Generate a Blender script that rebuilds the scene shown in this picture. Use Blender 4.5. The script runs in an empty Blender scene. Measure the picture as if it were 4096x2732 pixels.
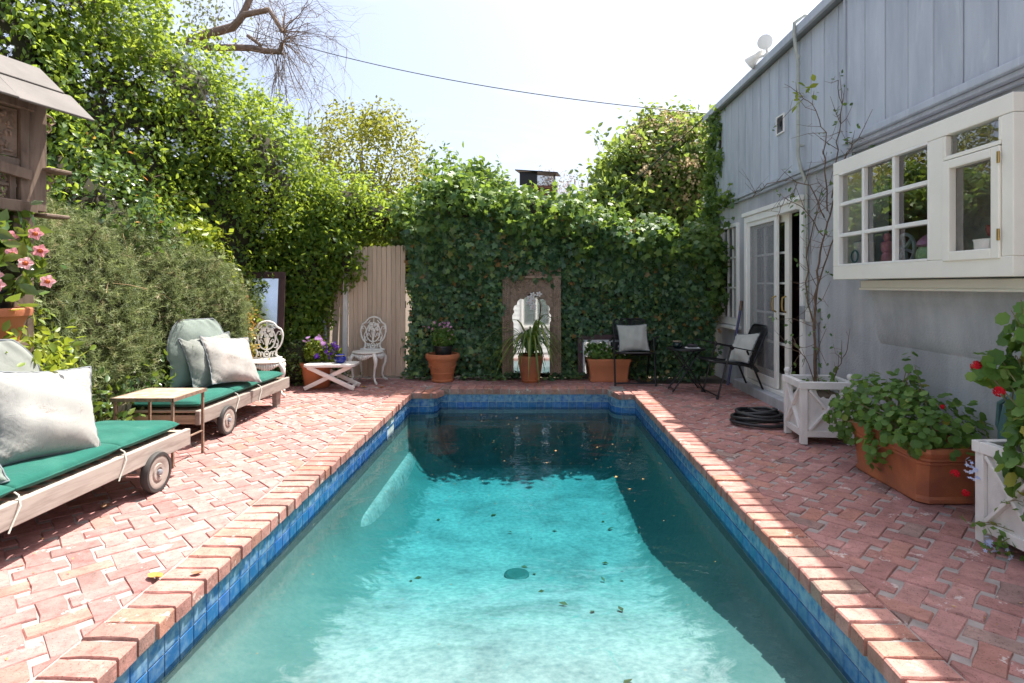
import bpy, math, random
import numpy as np
from mathutils import Vector, Matrix, Euler
random.seed(7); RNG = np.random.default_rng(11)
S = bpy.context.scene
COL = S.collection
rad = math.radians

# ---------------------------------------------------------------- camera, sky, sun, exposure
cam_d = bpy.data.cameras.new('camera'); cam = bpy.data.objects.new('camera', cam_d); COL.objects.link(cam)
cam.location = (0, 0, 1.27); cam.rotation_euler = (rad(90), 0, 0)
cam_d.lens = 20.52; cam_d.sensor_width = 36; cam_d.shift_x = -0.0181; cam_d.shift_y = -0.0553
cam_d.clip_start = 0.05; cam_d.clip_end = 2000
S.camera = cam
SUN = Vector((0.318, 0.33, 1.0)).normalized()          # direction towards the sun
elev = math.asin(SUN.z); azim = math.atan2(SUN.x, SUN.y)
w = bpy.data.worlds.new('World'); S.world = w; w.use_nodes = True
nt = w.node_tree; bg = nt.nodes['Background']
sky = nt.nodes.new('ShaderNodeTexSky'); sky.sky_type = 'NISHITA'; sky.sun_disc = False
sky.sun_elevation = elev; sky.sun_rotation = azim; sky.altitude = 50; sky.air_density = 0.85; sky.dust_density = 5.0; sky.ozone_density = 1.0
tc = nt.nodes.new('ShaderNodeTexCoord'); mp = nt.nodes.new('ShaderNodeMapping'); mp.inputs['Scale'].default_value = (1.2, 2.2, 5.0); mp.inputs['Rotation'].default_value = (0.3, 0.2, 0.5)
nz = nt.nodes.new('ShaderNodeTexNoise'); nz.inputs['Scale'].default_value = 1.6; nz.inputs['Detail'].default_value = 7; nz.inputs['Distortion'].default_value = 0.6
rp = nt.nodes.new('ShaderNodeValToRGB'); rp.color_ramp.elements[0].position = 0.50; rp.color_ramp.elements[0].color = (0.22, 0.22, 0.22, 1); rp.color_ramp.elements[1].position = 0.66; rp.color_ramp.elements[1].color = (0.9, 0.9, 0.9, 1)
mx = nt.nodes.new('ShaderNodeMix'); mx.data_type = 'RGBA'; mx.inputs[7].default_value = (3.9, 4.2, 4.7, 1)   # thin high cirrus veil
L = nt.links.new
L(tc.outputs['Generated'], mp.inputs[0]); L(mp.outputs[0], nz.inputs[0]); L(nz.outputs[0], rp.inputs[0]); L(rp.outputs[0], mx.inputs[0]); L(sky.outputs[0], mx.inputs[6]); L(mx.outputs[2], bg.inputs[0])
bg.inputs[1].default_value = 0.068
sd = bpy.data.lights.new('sun', 'SUN'); sd.energy = 2.65; sd.angle = rad(0.53); sd.color = (1.0, 0.95, 0.87)
so = bpy.data.objects.new('sun', sd); COL.objects.link(so); so.rotation_euler = SUN.to_track_quat('Z', 'Y').to_euler(); so.location = (6, 8, 14)
S.view_settings.view_transform = 'Standard'; S.view_settings.look = 'None'; S.view_settings.gamma = 1; S.view_settings.exposure = 2.12
try: S.view_settings.use_curve_mapping = False
except Exception: pass
S.cycles.max_bounces = 8; S.cycles.transparent_max_bounces = 16; S.cycles.diffuse_bounces = 4; S.cycles.glossy_bounces = 4; S.cycles.transmission_bounces = 6
S.cycles.caustics_reflective = False; S.cycles.caustics_refractive = False; S.cycles.use_denoising = True; S.cycles.sample_clamp_indirect = 6

# ---------------------------------------------------------------- material helpers
def nodes(name):
    m = bpy.data.materials.new(name); m.use_nodes = True
    t = m.node_tree; return m, t, t.nodes['Principled BSDF'], t.nodes, t.links.new
def ramp(N, stops, interp='LINEAR'):
    r = N.new('ShaderNodeValToRGB'); cr = r.color_ramp; cr.interpolation = interp
    while len(cr.elements) < len(stops): cr.elements.new(0.5)
    for e, (p, c) in zip(cr.elements, stops): e.position = p; e.color = (*c, 1) if len(c) == 3 else c
    return r
def noise(N, L, scale, detail=4, vec=None, rough=0.55, dist=0.0):
    n = N.new('ShaderNodeTexNoise'); n.inputs['Scale'].default_value = scale; n.inputs['Detail'].default_value = detail
    n.inputs['Roughness'].default_value = rough; n.inputs['Distortion'].default_value = dist
    if vec is not None: L(vec, n.inputs['Vector'])
    return n
def mixc(N, L, fac, a, b, mode='MIX'):
    x = N.new('ShaderNodeMix'); x.data_type = 'RGBA'; x.blend_type = mode
    for s, v in ((x.inputs[0], fac), (x.inputs[6], a), (x.inputs[7], b)):
        if isinstance(v, (int, float)): s.default_value = v
        elif isinstance(v, tuple): s.default_value = (*v[:3], 1)
        else: L(v, s)
    return x.outputs[2]
def bump(N, L, h, strength, dist, bsdf):
    b = N.new('ShaderNodeBump'); b.inputs['Strength'].default_value = strength; b.inputs['Distance'].default_value = dist
    L(h, b.inputs['Height']); L(b.outputs[0], bsdf.inputs['Normal']); return b
def coord(N, L, kind='Object', scale=(1, 1, 1), rot=(0, 0, 0)):
    t = N.new('ShaderNodeTexCoord'); m = N.new('ShaderNodeMapping'); m.inputs['Scale'].default_value = scale; m.inputs['Rotation'].default_value = rot
    L(t.outputs[kind], m.inputs[0]); return m.outputs[0]
def world_pos(N): return N.new('ShaderNodeNewGeometry').outputs['Position']

def mat_plain(name, c, rough=0.6, metal=0.0, var=0.12, scale=18, b=0.0, bs=60, spec=0.5, c2=None, stretch=(1, 1, 1), wear=None, wscale=14, wpos=0.62):
    m, t, P, N, L = nodes(name)
    v = coord(N, L, 'Object', stretch)
    n = noise(N, L, scale, 6, v)
    c2 = c2 or tuple(x * (1 - 2.2 * var) for x in c)
    r = ramp(N, [(0.3, c2), (0.7, c)]); L(n.outputs[0], r.inputs[0]); out = r.outputs[0]
    if wear:
        n2 = noise(N, L, wscale, 8, v, 0.7); r2 = ramp(N, [(wpos, (0, 0, 0)), (wpos + 0.03, (1, 1, 1))]); L(n2.outputs[0], r2.inputs[0])
        out = mixc(N, L, r2.outputs[0], out, wear)
    L(out, P.inputs['Base Color']); P.inputs['Roughness'].default_value = rough; P.inputs['Metallic'].default_value = metal; P.inputs['Specular IOR Level'].default_value = spec
    if b:
        n3 = noise(N, L, bs, 5, v); bump(N, L, n3.outputs[0], b, 0.01, P)
    return m
def mat_wood(name, c, c2, rough=0.75, stretch=(30, 30, 3), b=0.35, knots=True):
    m, t, P, N, L = nodes(name)
    v = coord(N, L, 'Object', stretch); oi = N.new('ShaderNodeObjectInfo')
    add = N.new('ShaderNodeVectorMath'); add.operation = 'ADD'; L(v, add.inputs[0])
    mul = N.new('ShaderNodeMath'); mul.operation = 'MULTIPLY'; mul.inputs[1].default_value = 37; L(oi.outputs['Random'], mul.inputs[0]); L(mul.outputs[0], add.inputs[1])
    n = noise(N, L, 1.0, 8, add.outputs[0], 0.65, 0.5)
    r = ramp(N, [(0.25, c2), (0.55, c), (0.8, tuple(x * 1.12 for x in c))]); L(n.outputs[0], r.inputs[0])
    hv = N.new('ShaderNodeHueSaturation'); L(r.outputs[0], hv.inputs['Color'])
    mr = N.new('ShaderNodeMapRange'); mr.inputs[3].default_value = 0.85; mr.inputs[4].default_value = 1.12; L(oi.outputs['Random'], mr.inputs[0]); L(mr.outputs[0], hv.inputs['Value'])
    L(hv.outputs[0], P.inputs['Base Color']); P.inputs['Roughness'].default_value = rough; P.inputs['Specular IOR Level'].default_value = 0.3
    bump(N, L, n.outputs[0], b, 0.004, P)
    return m
def mat_leaf(name, stops, trans=0.4, tcol=(0.25, 0.42, 0.04), rough=0.42, spec=0.45, tgain=1.0):
    m, t, P, N, L = nodes(name)
    a = N.new('ShaderNodeAttribute'); a.attribute_name = 'rnd'
    r = ramp(N, stops); L(a.outputs['Fac'], r.inputs[0])
    L(r.outputs[0], P.inputs['Base Color']); P.inputs['Roughness'].default_value = rough; P.inputs['Specular IOR Level'].default_value = spec
    tr = N.new('ShaderNodeBsdfTranslucent'); L(mixc(N, L, 0.55, r.outputs[0], tcol), tr.inputs[0])
    ms = N.new('ShaderNodeMixShader'); ms.inputs[0].default_value = trans
    L(P.outputs[0], ms.inputs[1]); L(tr.outputs[0], ms.inputs[2]); L(ms.outputs[0], N['Material Output'].inputs[0])
    return m
def mat_brick(name, joined=False, tint=None):
    m, t, P, N, L = nodes(name)
    if joined:
        a = N.new('ShaderNodeAttribute'); a.attribute_name = 'rnd'; rnd = a.outputs['Fac']
    else: rnd = N.new('ShaderNodeObjectInfo').outputs['Random']
    pos = world_pos(N)
    r = ramp(N, [(0, (.36, .165, .155)), (.16, (.47, .23, .215)), (.3, (.40, .185, .17)), (.45, (.51, .27, .25)), (.6, (.43, .20, .185)), (.76, (.37, .165, .15)), (.88, (.46, .22, .175)), (.925, (.43, .175, .125)), (.95, (.29, .16, .15)), (.985, (.25, .17, .155)), (1, (.36, .25, .22))])
    L(rnd, r.inputs[0]); base_c = mixc(N, L, .22, r.outputs[0], (.46, .30, .275))
    n1 = noise(N, L, 9, 5, pos); r1 = ramp(N, [(.3, (.74, .74, .74)), (.7, (1.12, 1.1, 1.08))]); L(n1.outputs[0], r1.inputs[0])
    c = mixc(N, L, 1.0, base_c, r1.outputs[0], 'MULTIPLY')
    n2 = noise(N, L, 150, 3, pos); r2 = ramp(N, [(.30, (.35, .33, .32)), (.40, (1, 1, 1))]); L(n2.outputs[0], r2.inputs[0])
    c = mixc(N, L, 1.0, c, r2.outputs[0], 'MULTIPLY')
    # lime bloom: ragged whitish patches on some bricks
    n3 = noise(N, L, 7, 3, pos); n4 = noise(N, L, 60, 6, pos, 0.7)
    ad = N.new('ShaderNodeMath'); ad.operation = 'MULTIPLY_ADD'; ad.inputs[1].default_value = 0.6; L(n4.outputs[0], ad.inputs[0]); L(n3.outputs[0], ad.inputs[2])
    r3 = ramp(N, [(.96, (0, 0, 0)), (1.0, (.8, .8, .8))]); L(ad.outputs[0], r3.inputs[0])
    c = mixc(N, L, r3.outputs[0], c, (.62, .56, .53))
    n5 = noise(N, L, 1.1, 4, pos); r5 = ramp(N, [(.35, (.82, .80, .80)), (.65, (1.05, 1.05, 1.05))]); L(n5.outputs[0], r5.inputs[0])
    c = mixc(N, L, 1.0, c, r5.outputs[0], 'MULTIPLY')
    n6 = noise(N, L, 24, 6, pos, .7, .5); r6 = ramp(N, [(.32, (.62, .60, .60)), (.5, (1, 1, 1)), (.75, (1.1, 1.12, 1.14))]); L(n6.outputs[0], r6.inputs[0]); c = mixc(N, L, .8, c, r6.outputs[0], 'MULTIPLY')
    n7 = noise(N, L, 2.3, 5, pos, .7, .8); r7 = ramp(N, [(.60, (0, 0, 0)), (.74, (.55, .55, .55))]); L(n7.outputs[0], r7.inputs[0]); c = mixc(N, L, r7.outputs[0], c, (.20, .15, .13))
    if tint: c = mixc(N, L, 1.0, c, tint, 'MULTIPLY')
    L(c, P.inputs['Base Color']); P.inputs['Roughness'].default_value = 0.85; P.inputs['Specular IOR Level'].default_value = 0.25
    b1 = mixc(N, L, 0.5, n1.outputs[0], n4.outputs[0]); bump(N, L, b1, 0.8, 0.008, P)
    return m
def mat_glass(name, tint=(.93, .95, .95), base=0.04, rough=0.0):
    m, t, P, N, L = nodes(name); N.remove(P)
    tr = N.new('ShaderNodeBsdfTransparent'); tr.inputs[0].default_value = (*tint, 1)
    gl = N.new('ShaderNodeBsdfGlossy'); gl.inputs['Roughness'].default_value = rough
    fr = N.new('ShaderNodeFresnel'); fr.inputs[0].default_value = 1.55
    ad = N.new('ShaderNodeMath'); ad.operation = 'ADD'; ad.inputs[1].default_value = base; L(fr.outputs[0], ad.inputs[0])
    ge = N.new('ShaderNodeNewGeometry'); iv_ = N.new('ShaderNodeMath'); iv_.operation = 'SUBTRACT'; iv_.inputs[0].default_value = 1; L(ge.outputs['Backfacing'], iv_.inputs[1]); mu = N.new('ShaderNodeMath'); mu.operation = 'MULTIPLY'; L(ad.outputs[0], mu.inputs[0]); L(iv_.outputs[0], mu.inputs[1]); ad = mu
    n = noise(N, L, 3, 2, coord(N, L)); b = N.new('ShaderNodeBump'); b.inputs['Strength'].default_value = 0.05; b.inputs['Distance'].default_value = 0.02; L(n.outputs[0], b.inputs['Height']); L(b.outputs[0], gl.inputs['Normal'])
    ms = N.new('ShaderNodeMixShader'); L(ad.outputs[0], ms.inputs[0]); L(tr.outputs[0], ms.inputs[1]); L(gl.outputs[0], ms.inputs[2]); L(ms.outputs[0], N['Material Output'].inputs[0])
    return m

# ---------------------------------------------------------------- mesh helpers
def tag(o, label=None, cat=None, group=None, kind=None):
    if label: o['label'] = label
    if cat: o['category'] = cat
    if group: o['group'] = group
    if kind: o['kind'] = kind
    return o
def thing(name, label, cat, loc=(0, 0, 0), rz=0.0, group=None, rot=None):
    o = bpy.data.objects.new(name, None); COL.objects.link(o); o.empty_display_size = 0.1
    o.location = loc; o.rotation_euler = rot if rot else (0, 0, rz)
    return tag(o, label, cat, group)
def add_obj(name, me, parent=None, loc=None, rot=None):
    o = bpy.data.objects.new(name, me); COL.objects.link(o)
    if parent is not None: o.parent = parent
    if loc is not None: o.location = loc
    if rot is not None: o.rotation_euler = rot
    return o
def copy_tree(o, parent=None):
    c = o.copy(); COL.objects.link(c); c.parent = parent
    if parent is not None: c.matrix_parent_inverse = o.matrix_parent_inverse
    for ch in list(o.children): copy_tree(ch, c)
    return c
class MB:
    def __init__(s): s.v = []; s.f = []; s.r = []
    def add(s, vs, fs, rnd=None):
        k = len(s.v); s.v += [tuple(p) for p in vs]; s.f += [tuple(i + k for i in f) for f in fs]
        s.r += [random.random() if rnd is None else rnd] * len(vs) if rnd is not False else [0] * len(vs); return s
    def box(s, c, d, rot=None, ch=0.0):
        x, y, z = d[0] / 2, d[1] / 2, d[2] / 2; M = rot if isinstance(rot, Matrix) else (Euler(rot).to_matrix() if rot else None)
        if ch <= 0:
            vs = [(-x, -y, -z), (x, -y, -z), (x, y, -z), (-x, y, -z), (-x, -y, z), (x, -y, z), (x, y, z), (-x, y, z)]
            fs = [(3, 2, 1, 0), (4, 5, 6, 7), (0, 1, 5, 4), (1, 2, 6, 5), (2, 3, 7, 6), (3, 0, 4, 7)]
        else:
            vs = []; idx = {}
            for sx in (-1, 1):
                for sy in (-1, 1):
                    for sz in (-1, 1):
                        for a, p in enumerate(((sx * x, sy * (y - ch), sz * (z - ch)), (sx * (x - ch), sy * y, sz * (z - ch)), (sx * (x - ch), sy * (y - ch), sz * z))):
                            idx[(sx, sy, sz, a)] = len(vs); vs.append(p)
            fs = []
            for sg in (-1, 1):
                for a in range(3):
                    cs = [(-1, -1), (1, -1), (1, 1), (-1, 1)]
                    q = []
                    for u, w_ in cs:
                        k = [u, w_]; k.insert(a, sg); q.append(idx[(*k, a)])
                    if (a == 1) ^ (sg < 0): q.reverse()
                    fs.append(tuple(q))
            for a in range(3):
                o1, o2 = [i for i in range(3) if i != a]
                for s1 in (-1, 1):
                    for s2 in (-1, 1):
                        k0 = [0, 0, 0]; k0[o1] = s1; k0[o2] = s2; k1 = list(k0); k0[a] = -1; k1[a] = 1
                        fs.append((idx[(*k0, o1)], idx[(*k1, o1)], idx[(*k1, o2)], idx[(*k0, o2)]))
            for sx in (-1, 1):
                for sy in (-1, 1):
                    for sz in (-1, 1): fs.append(tuple(idx[(sx, sy, sz, a)] for a in range(3)))
        c = Vector(c)
        return s.add([(M @ Vector(p) if M else Vector(p)) + c for p in vs], fs)
    def bar(s, p0, p1, wdt, hgt, up=(0, 0, 1), ch=0.0):
        p0, p1 = Vector(p0), Vector(p1); d = p1 - p0; ln = d.length; y = d.normalized(); u = Vector(up)
        x = y.cross(u); x = x.normalized() if x.length > 1e-5 else y.cross(Vector((1, 0, 0))).normalized(); z = x.cross(y)
        M = Matrix((x, y, z)).transposed(); return s.box((p0 + p1) / 2, (wdt, ln, hgt), M, ch)
    def tube(s, pts, r, n=8, closed=False, cap=True):
        P = [Vector(p) for p in pts]; m = len(P); R = r if isinstance(r, (list, tuple)) else [r] * m
        T = []
        for i in range(m):
            a = P[(i - 1) % m] if closed or i > 0 else P[i]; b = P[(i + 1) % m] if closed or i < m - 1 else P[i]
            d = b - a; T.append(d.normalized() if d.length > 1e-9 else Vector((0, 0, 1)))
        u = T[0].orthogonal().normalized(); vs = []
        for i in range(m):
            u = (u - T[i] * u.dot(T[i])); u = u.normalized() if u.length > 1e-6 else T[i].orthogonal().normalized(); w_ = T[i].cross(u)
            for k in range(n):
                a = 2 * math.pi * k / n; vs.append(P[i] + (u * math.cos(a) + w_ * math.sin(a)) * R[i])
        fs = []
        for i in range(m if closed else m - 1):
            j = (i + 1) % m
            for k in range(n): fs.append((i * n + k, i * n + (k + 1) % n, j * n + (k + 1) % n, j * n + k))
        if cap and not closed: fs += [tuple(range(n - 1, -1, -1)), tuple((m - 1) * n + k for k in range(n))]
        return s.add(vs, fs)
    def lathe(s, prof, n=24, c=(0, 0, 0), M=None, caps=True):
        vs = []; m = len(prof)
        for r, z in prof:
            for k in range(n):
                a = 2 * math.pi * k / n; q = Vector((r * math.cos(a), r * math.sin(a), z)); vs.append((M @ q if M else q) + Vector(c))
        fs = [(i * n + k, i * n + (k + 1) % n, (i + 1) * n + (k + 1) % n, (i + 1) * n + k) for i in range(m - 1) for k in range(n)]
        if caps and prof[0][0] > 1e-6: fs.append(tuple(range(n - 1, -1, -1)))
        if caps and prof[-1][0] > 1e-6: fs.append(tuple((m - 1) * n + k for k in range(n)))
        return s.add(vs, fs)
    def prism(s, poly, d, M=None, c=(0, 0, 0)):
        n = len(poly); vs = [Vector((x, y, 0)) for x, y in poly] + [Vector((x, y, d)) for x, y in poly]
        fs = [tuple(range(n - 1, -1, -1)), tuple(range(n, 2 * n))] + [(i, (i + 1) % n, n + (i + 1) % n, n + i) for i in range(n)]
        return s.add([(M @ p if M else p) + Vector(c) for p in vs], fs)
    def ball(s, c, r, n=12, m=8, jit=0.0, sc=(1, 1, 1)):
        c = Vector(c); vs = [c + Vector((0, 0, -r * sc[2]))]; 
        for i in range(1, m):
            t = -math.pi / 2 + math.pi * i / m
            for k in range(n):
                a = 2 * math.pi * k / n; q = r * (1 + random.uniform(-jit, jit))
                vs.append(c + Vector((q * sc[0] * math.cos(t) * math.cos(a), q * sc[1] * math.cos(t) * math.sin(a), q * sc[2] * math.sin(t))))
        vs.append(c + Vector((0, 0, r * sc[2]))); fs = [(0, 1 + (k + 1) % n, 1 + k) for k in range(n)]
        for i in range(m - 2):
            for k in range(n): fs.append((1 + i * n + k, 1 + i * n + (k + 1) % n, 1 + (i + 1) * n + (k + 1) % n, 1 + (i + 1) * n + k))
        e = len(vs) - 1; b = 1 + (m - 2) * n; fs += [(e, b + k, b + (k + 1) % n) for k in range(n)]
        return s.add(vs, fs)
    def mesh(s, name, mat, smooth=False, ang=40):
        me = bpy.data.meshes.new(name); me.from_pydata(s.v, [], s.f); me.validate(verbose=False)
        if mat: me.materials.append(mat)
        if len(me.vertices) == len(s.r):
            a = me.attributes.new('rnd', 'FLOAT', 'POINT'); a.data.foreach_set('value', s.r)
        if smooth:
            me.polygons.foreach_set('use_smooth', [True] * len(me.polygons)); me.set_sharp_from_angle(angle=rad(ang))
        me.update(); return me
    def build(s, name, mat, parent=None, smooth=False, bevel=0.0, loc=None, rot=None, ang=40):
        o = add_obj(name, s.mesh(name, mat, smooth, ang), parent, loc, rot)
        if bevel:
            b = o.modifiers.new('bevel', 'BEVEL'); b.width = bevel; b.segments = 2; b.limit_method = 'ANGLE'; b.angle_limit = rad(35)
        return o
def struct(o): o['kind'] = 'structure'; return o

# leaf templates: (verts, tris)
T_RHOMB = (np.array([(0, 0, 0), (.27, .45, .07), (0, 1, 0), (-.27, .45, .07)]), [(0, 1, 2), (0, 2, 3)])
T_OVAL = (np.array([(0, 0, 0), (.2, .22, .05), (.25, .55, .06), (0, 1, -.03), (-.25, .55, .06), (-.2, .22, .05)]), [(0, 1, 2), (0, 2, 3), (0, 3, 4), (0, 4, 5)])
def _fan(pts, c): return (np.array([c] + pts), [(0, 1 + i, 1 + (i + 1) % len(pts)) for i in range(len(pts))])
T_IVY = _fan([(0, 0, 0), (.40, -.10, -.03), (.30, .18, .02), (.55, .48, -.05), (.22, .55, .03), (0, 1.0, -.08), (-.22, .55, .03), (-.55, .48, -.05), (-.30, .18, .02), (-.40, -.10, -.03)], (0, .32, .06))
_g = []
for k in range(14):
    a = -math.pi / 2 + .35 + (2 * math.pi - .7) * k / 13; q = .5 * (1 + (.10 if k % 2 else -.06)); _g.append((q * math.cos(a), .5 + q * math.sin(a), .05 * math.sin(k * 2.4)))
T_GER = _fan(_g, (0, .42, -.06))
def _flower(n, w, cup=.12):
    vs = [(0, 0, 0)]; fs = []
    for k in range(n):
        a = 2 * math.pi * k / n; b = len(vs)
        for da, q, z in ((-w, .6, cup), (0, 1.0, cup * .9), (w, .6, cup)): vs.append((q * .5 * math.cos(a + da), q * .5 * math.sin(a + da), z * .5))
        fs += [(0, b, b + 1), (0, b + 1, b + 2)]
    return (np.array(vs), fs)
T_FLOWER = _flower(5, .55); T_DAISY = _flower(10, .25, .05)
def _sprig(n=13):
    vs = []; fs = []
    for k in range(n):
        a = k * 2.4; h = .06 + .8 * k / n; e = .34 * (1 - .35 * k / n); b = len(vs)
        dx, dy = math.cos(a), math.sin(a); tx, ty = -dy * .035, dx * .035
        vs += [(tx, h, ty), (-tx, h, -ty), (dx * e, h + .24, dy * e)]; fs.append((b, b + 1, b + 2))
    b = len(vs); vs += [(.02, 0, 0), (-.02, 0, 0), (0, 1, 0)]; fs.append((b, b + 1, b + 2))
    return (np.array(vs), fs)
T_SPRIG = _sprig()
def nrm(a): return a / np.maximum(np.linalg.norm(a, axis=-1, keepdims=True), 1e-9)
def leaves(name, pos, normal, size, tmpl, mat, parent=None, tilt=0.7, droop=0.0, seed=1, rnd=None, axis=None, kind='stuff'):
    """many leaf faces at pos, facing roughly along normal; size is the leaf length"""
    g = np.random.default_rng(seed); pos = np.asarray(pos, float); n = len(pos); normal = np.broadcast_to(np.asarray(normal, float), (n, 3))
    N_ = nrm(normal + tilt * g.normal(size=(n, 3)))
    d = g.normal(size=(n, 3)) if axis is None else np.broadcast_to(np.asarray(axis, float), (n, 3)) + .45 * g.normal(size=(n, 3))
    d = d + np.array([0, 0, -droop]); d = nrm(d - N_ * np.sum(d * N_, 1, keepdims=True)); X = np.cross(d, N_)
    tv, tf = tmpl; k = len(tv); sz = (np.broadcast_to(np.asarray(size, float), (n,)) * g.uniform(.65, 1.25, n))[:, None, None]
    V = pos[:, None, :] + sz * (X[:, None, :] * tv[None, :, 0:1] + d[:, None, :] * tv[None, :, 1:2] + N_[:, None, :] * tv[None, :, 2:3])
    V = V.reshape(-1, 3); F_ = (np.array(tf)[None] + (np.arange(n) * k)[:, None, None]).reshape(-1, 3); m = len(F_)
    me = bpy.data.meshes.new(name); me.vertices.add(len(V)); me.vertices.foreach_set('co', V.ravel()); me.loops.add(m * 3); me.loops.foreach_set('vertex_index', F_.ravel().astype(np.int32))
    me.polygons.add(m); me.polygons.foreach_set('loop_start', np.arange(0, m * 3, 3, dtype=np.int32)); me.polygons.foreach_set('loop_total', np.full(m, 3, np.int32))
    a = me.attributes.new('rnd', 'FLOAT', 'POINT'); rv = g.uniform(0, 1, n) if rnd is None else np.clip(rnd, 0, 1); a.data.foreach_set('value', np.repeat(rv, k).astype(np.float32))
    me.materials.append(mat); me.update(calc_edges=True)
    o = add_obj(name, me, parent)
    if kind: o['kind'] = kind
    return o
def lobes_points(lobes, n, seed=1, shell=(.72, 1.06), lump=.12, back=.4, zmin=0.02):
    """points near the outside of a union of ellipsoids (centre, radii), outward normals"""
    g = np.random.default_rng(seed); C = np.array([l[0] for l in lobes], float); R = np.array([l[1] for l in lobes], float)
    area = (R[:, 0] * R[:, 1] + R[:, 1] * R[:, 2] + R[:, 0] * R[:, 2]); prob = area / area.sum()
    out_p = []; out_n = []; got = 0; ph = g.uniform(0, 6.28, (6,)); fr = g.normal(size=(6, 3)) * 2.6
    while got < n:
        m = int((n - got) * 2.2) + 200; i = g.choice(len(C), m, p=prob); d = nrm(g.normal(size=(m, 3)))
        q = shell[0] + (shell[1] - shell[0]) * np.sqrt(g.uniform(0, 1, m)); p = C[i] + d * R[i] * q[:, None]
        lumpy = sum(np.sin(p @ fr[k] + ph[k]) for k in range(6)) / 6; p = p + d * (lumpy * lump)[:, None]
        nn = nrm(d / R[i]); keep = p[:, 2] > zmin
        for j in range(len(C)):
            inside = (((p - C[j]) / (R[j] * .80)) ** 2).sum(1) < 1; keep &= ~(inside & (i != j))
        to = nrm(np.array([0, 0, 1.27]) - p); keep &= ((nn * to).sum(1) > -.25) | (g.uniform(0, 1, m) < back) | (nn[:, 2] > .5)
        out_p.append(p[keep]); out_n.append(nn[keep]); got += keep.sum()
    return np.concatenate(out_p)[:n], np.concatenate(out_n)[:n]
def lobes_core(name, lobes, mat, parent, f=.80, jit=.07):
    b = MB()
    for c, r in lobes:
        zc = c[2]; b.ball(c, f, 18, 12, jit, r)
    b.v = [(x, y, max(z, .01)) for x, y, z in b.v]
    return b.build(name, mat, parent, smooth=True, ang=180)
# ---------------------------------------------------------------- materials
M = {}
M['brick'] = mat_brick('brick'); M['brick_far'] = mat_brick('brick_far', True); M['brick_coping'] = mat_brick('brick_coping', False, (1.10, 1.06, .98))
M['mortar'] = mat_plain('mortar', (.39, .345, .325), .95, var=.18, scale=14, b=.4, bs=200)
M['soil'] = mat_plain('soil', (.12, .085, .055), .95, var=.2, scale=6, b=.6, bs=40)
M['white_paint'] = mat_plain('white_paint', (.88, .855, .80), .5, var=.04, scale=6, b=.12, bs=50, wear=(.45, .40, .34), wscale=9, wpos=.70)
M['cream_paint'] = mat_plain('cream_paint', (.90, .86, .76), .45, var=.03, scale=5, b=.08, bs=40, wear=(.50, .45, .36), wscale=7, wpos=.73)
M['worn_white'] = mat_plain('worn_white', (.74, .71, .68), .6, var=.08, scale=12, b=.25, bs=60, wear=(.30, .22, .16), wscale=7, wpos=.66)
M['planter_white'] = mat_plain('planter_white', (.80, .77, .74), .6, var=.06, scale=10, b=.2, bs=60, wear=(.36, .26, .18), wscale=8, wpos=.68)
M['iron_white'] = mat_plain('iron_white', (.80, .77, .72), .45, var=.06, scale=30, b=.25, bs=90, wear=(.32, .28, .24), wscale=22, wpos=.69)
M['terracotta'] = mat_plain('terracotta', (.52, .17, .07), .75, var=.12, scale=7, b=.12, bs=80, c2=(.44, .15, .07), wear=(.50, .30, .20), wscale=6, wpos=.72)
M['terracotta_old'] = mat_plain('terracotta_old', (.50, .16, .06), .75, var=.2, scale=5, b=.15, bs=70, c2=(.28, .09, .05), wear=(.46, .27, .18), wscale=4, wpos=.66)
M['black_plastic'] = mat_plain('black_plastic', (.018, .018, .02), .4, var=.1)
M['black_metal'] = mat_plain('black_metal', (.022, .021, .023), .38, metal=.3, var=.15, scale=30)
M['grey_plastic'] = mat_plain('grey_plastic', (.36, .37, .38), .5)
M['galv'] = mat_plain('galvanised_paint', (.27, .29, .32), .5, var=.1, scale=15)
M['teak'] = mat_wood('weathered_teak', (.36, .315, .28), (.20, .16, .14), stretch=(25, 2.5, 25))
M['teak_x'] = mat_wood('weathered_teak_cross', (.42, .33, .25), (.22, .16, .12), stretch=(2.5, 25, 25))
M['oldwood'] = mat_wood('old_carved_wood', (.19, .135, .10), (.07, .045, .033), stretch=(20, 20, 3), b=.5)
M['carved'] = mat_wood('limewashed_carving', (.30, .21, .155), (.085, .055, .038), stretch=(14, 14, 14), b=.8)
M['slate'] = mat_plain('slate', (.15, .135, .125), .8, var=.12, scale=5, b=.3, bs=20)
M['fence'] = mat_wood('fence_paint', (.56, .43, .33), (.44, .33, .25), stretch=(30, 30, 2), b=.25)
M['trunk'] = mat_wood('bark', (.20, .155, .12), (.08, .06, .045), stretch=(12, 12, 4), b=1.0)
M['bare_bark'] = mat_wood('bare_bark', (.26, .19, .145), (.12, .085, .065), stretch=(10, 10, 10), b=.8)
M['stem_green'] = mat_plain('green_stem', (.16, .20, .05), .6, var=.2, c2=(.20, .13, .07), scale=6)
M['stem_brown'] = mat_plain('brown_stem', (.17, .10, .06), .7, var=.2, scale=9)
M['rubber'] = mat_plain('rubber', (.045, .043, .042), .7, var=.1)
M['hose'] = mat_plain('hose_rubber', (.02, .02, .022), .42, var=.1)
M['brass'] = mat_plain('brass', (.45, .30, .10), .35, metal=1.0)
M['rust'] = mat_plain('rusty_iron', (.33, .22, .15), .7, metal=.2, var=.25, scale=40, c2=(.16, .11, .09))
M['mirror'] = mat_plain('mirror_silver', (.62, .65, .66), .035, metal=1.0, var=.03, scale=3)
M['old_mirror'] = mat_plain('tarnished_mirror', (.72, .76, .80), .16, metal=1.0, var=.1, scale=5)
M['darkwood'] = mat_wood('dark_wood', (.06, .03, .03), (.03, .015, .015), b=.2)
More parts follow.
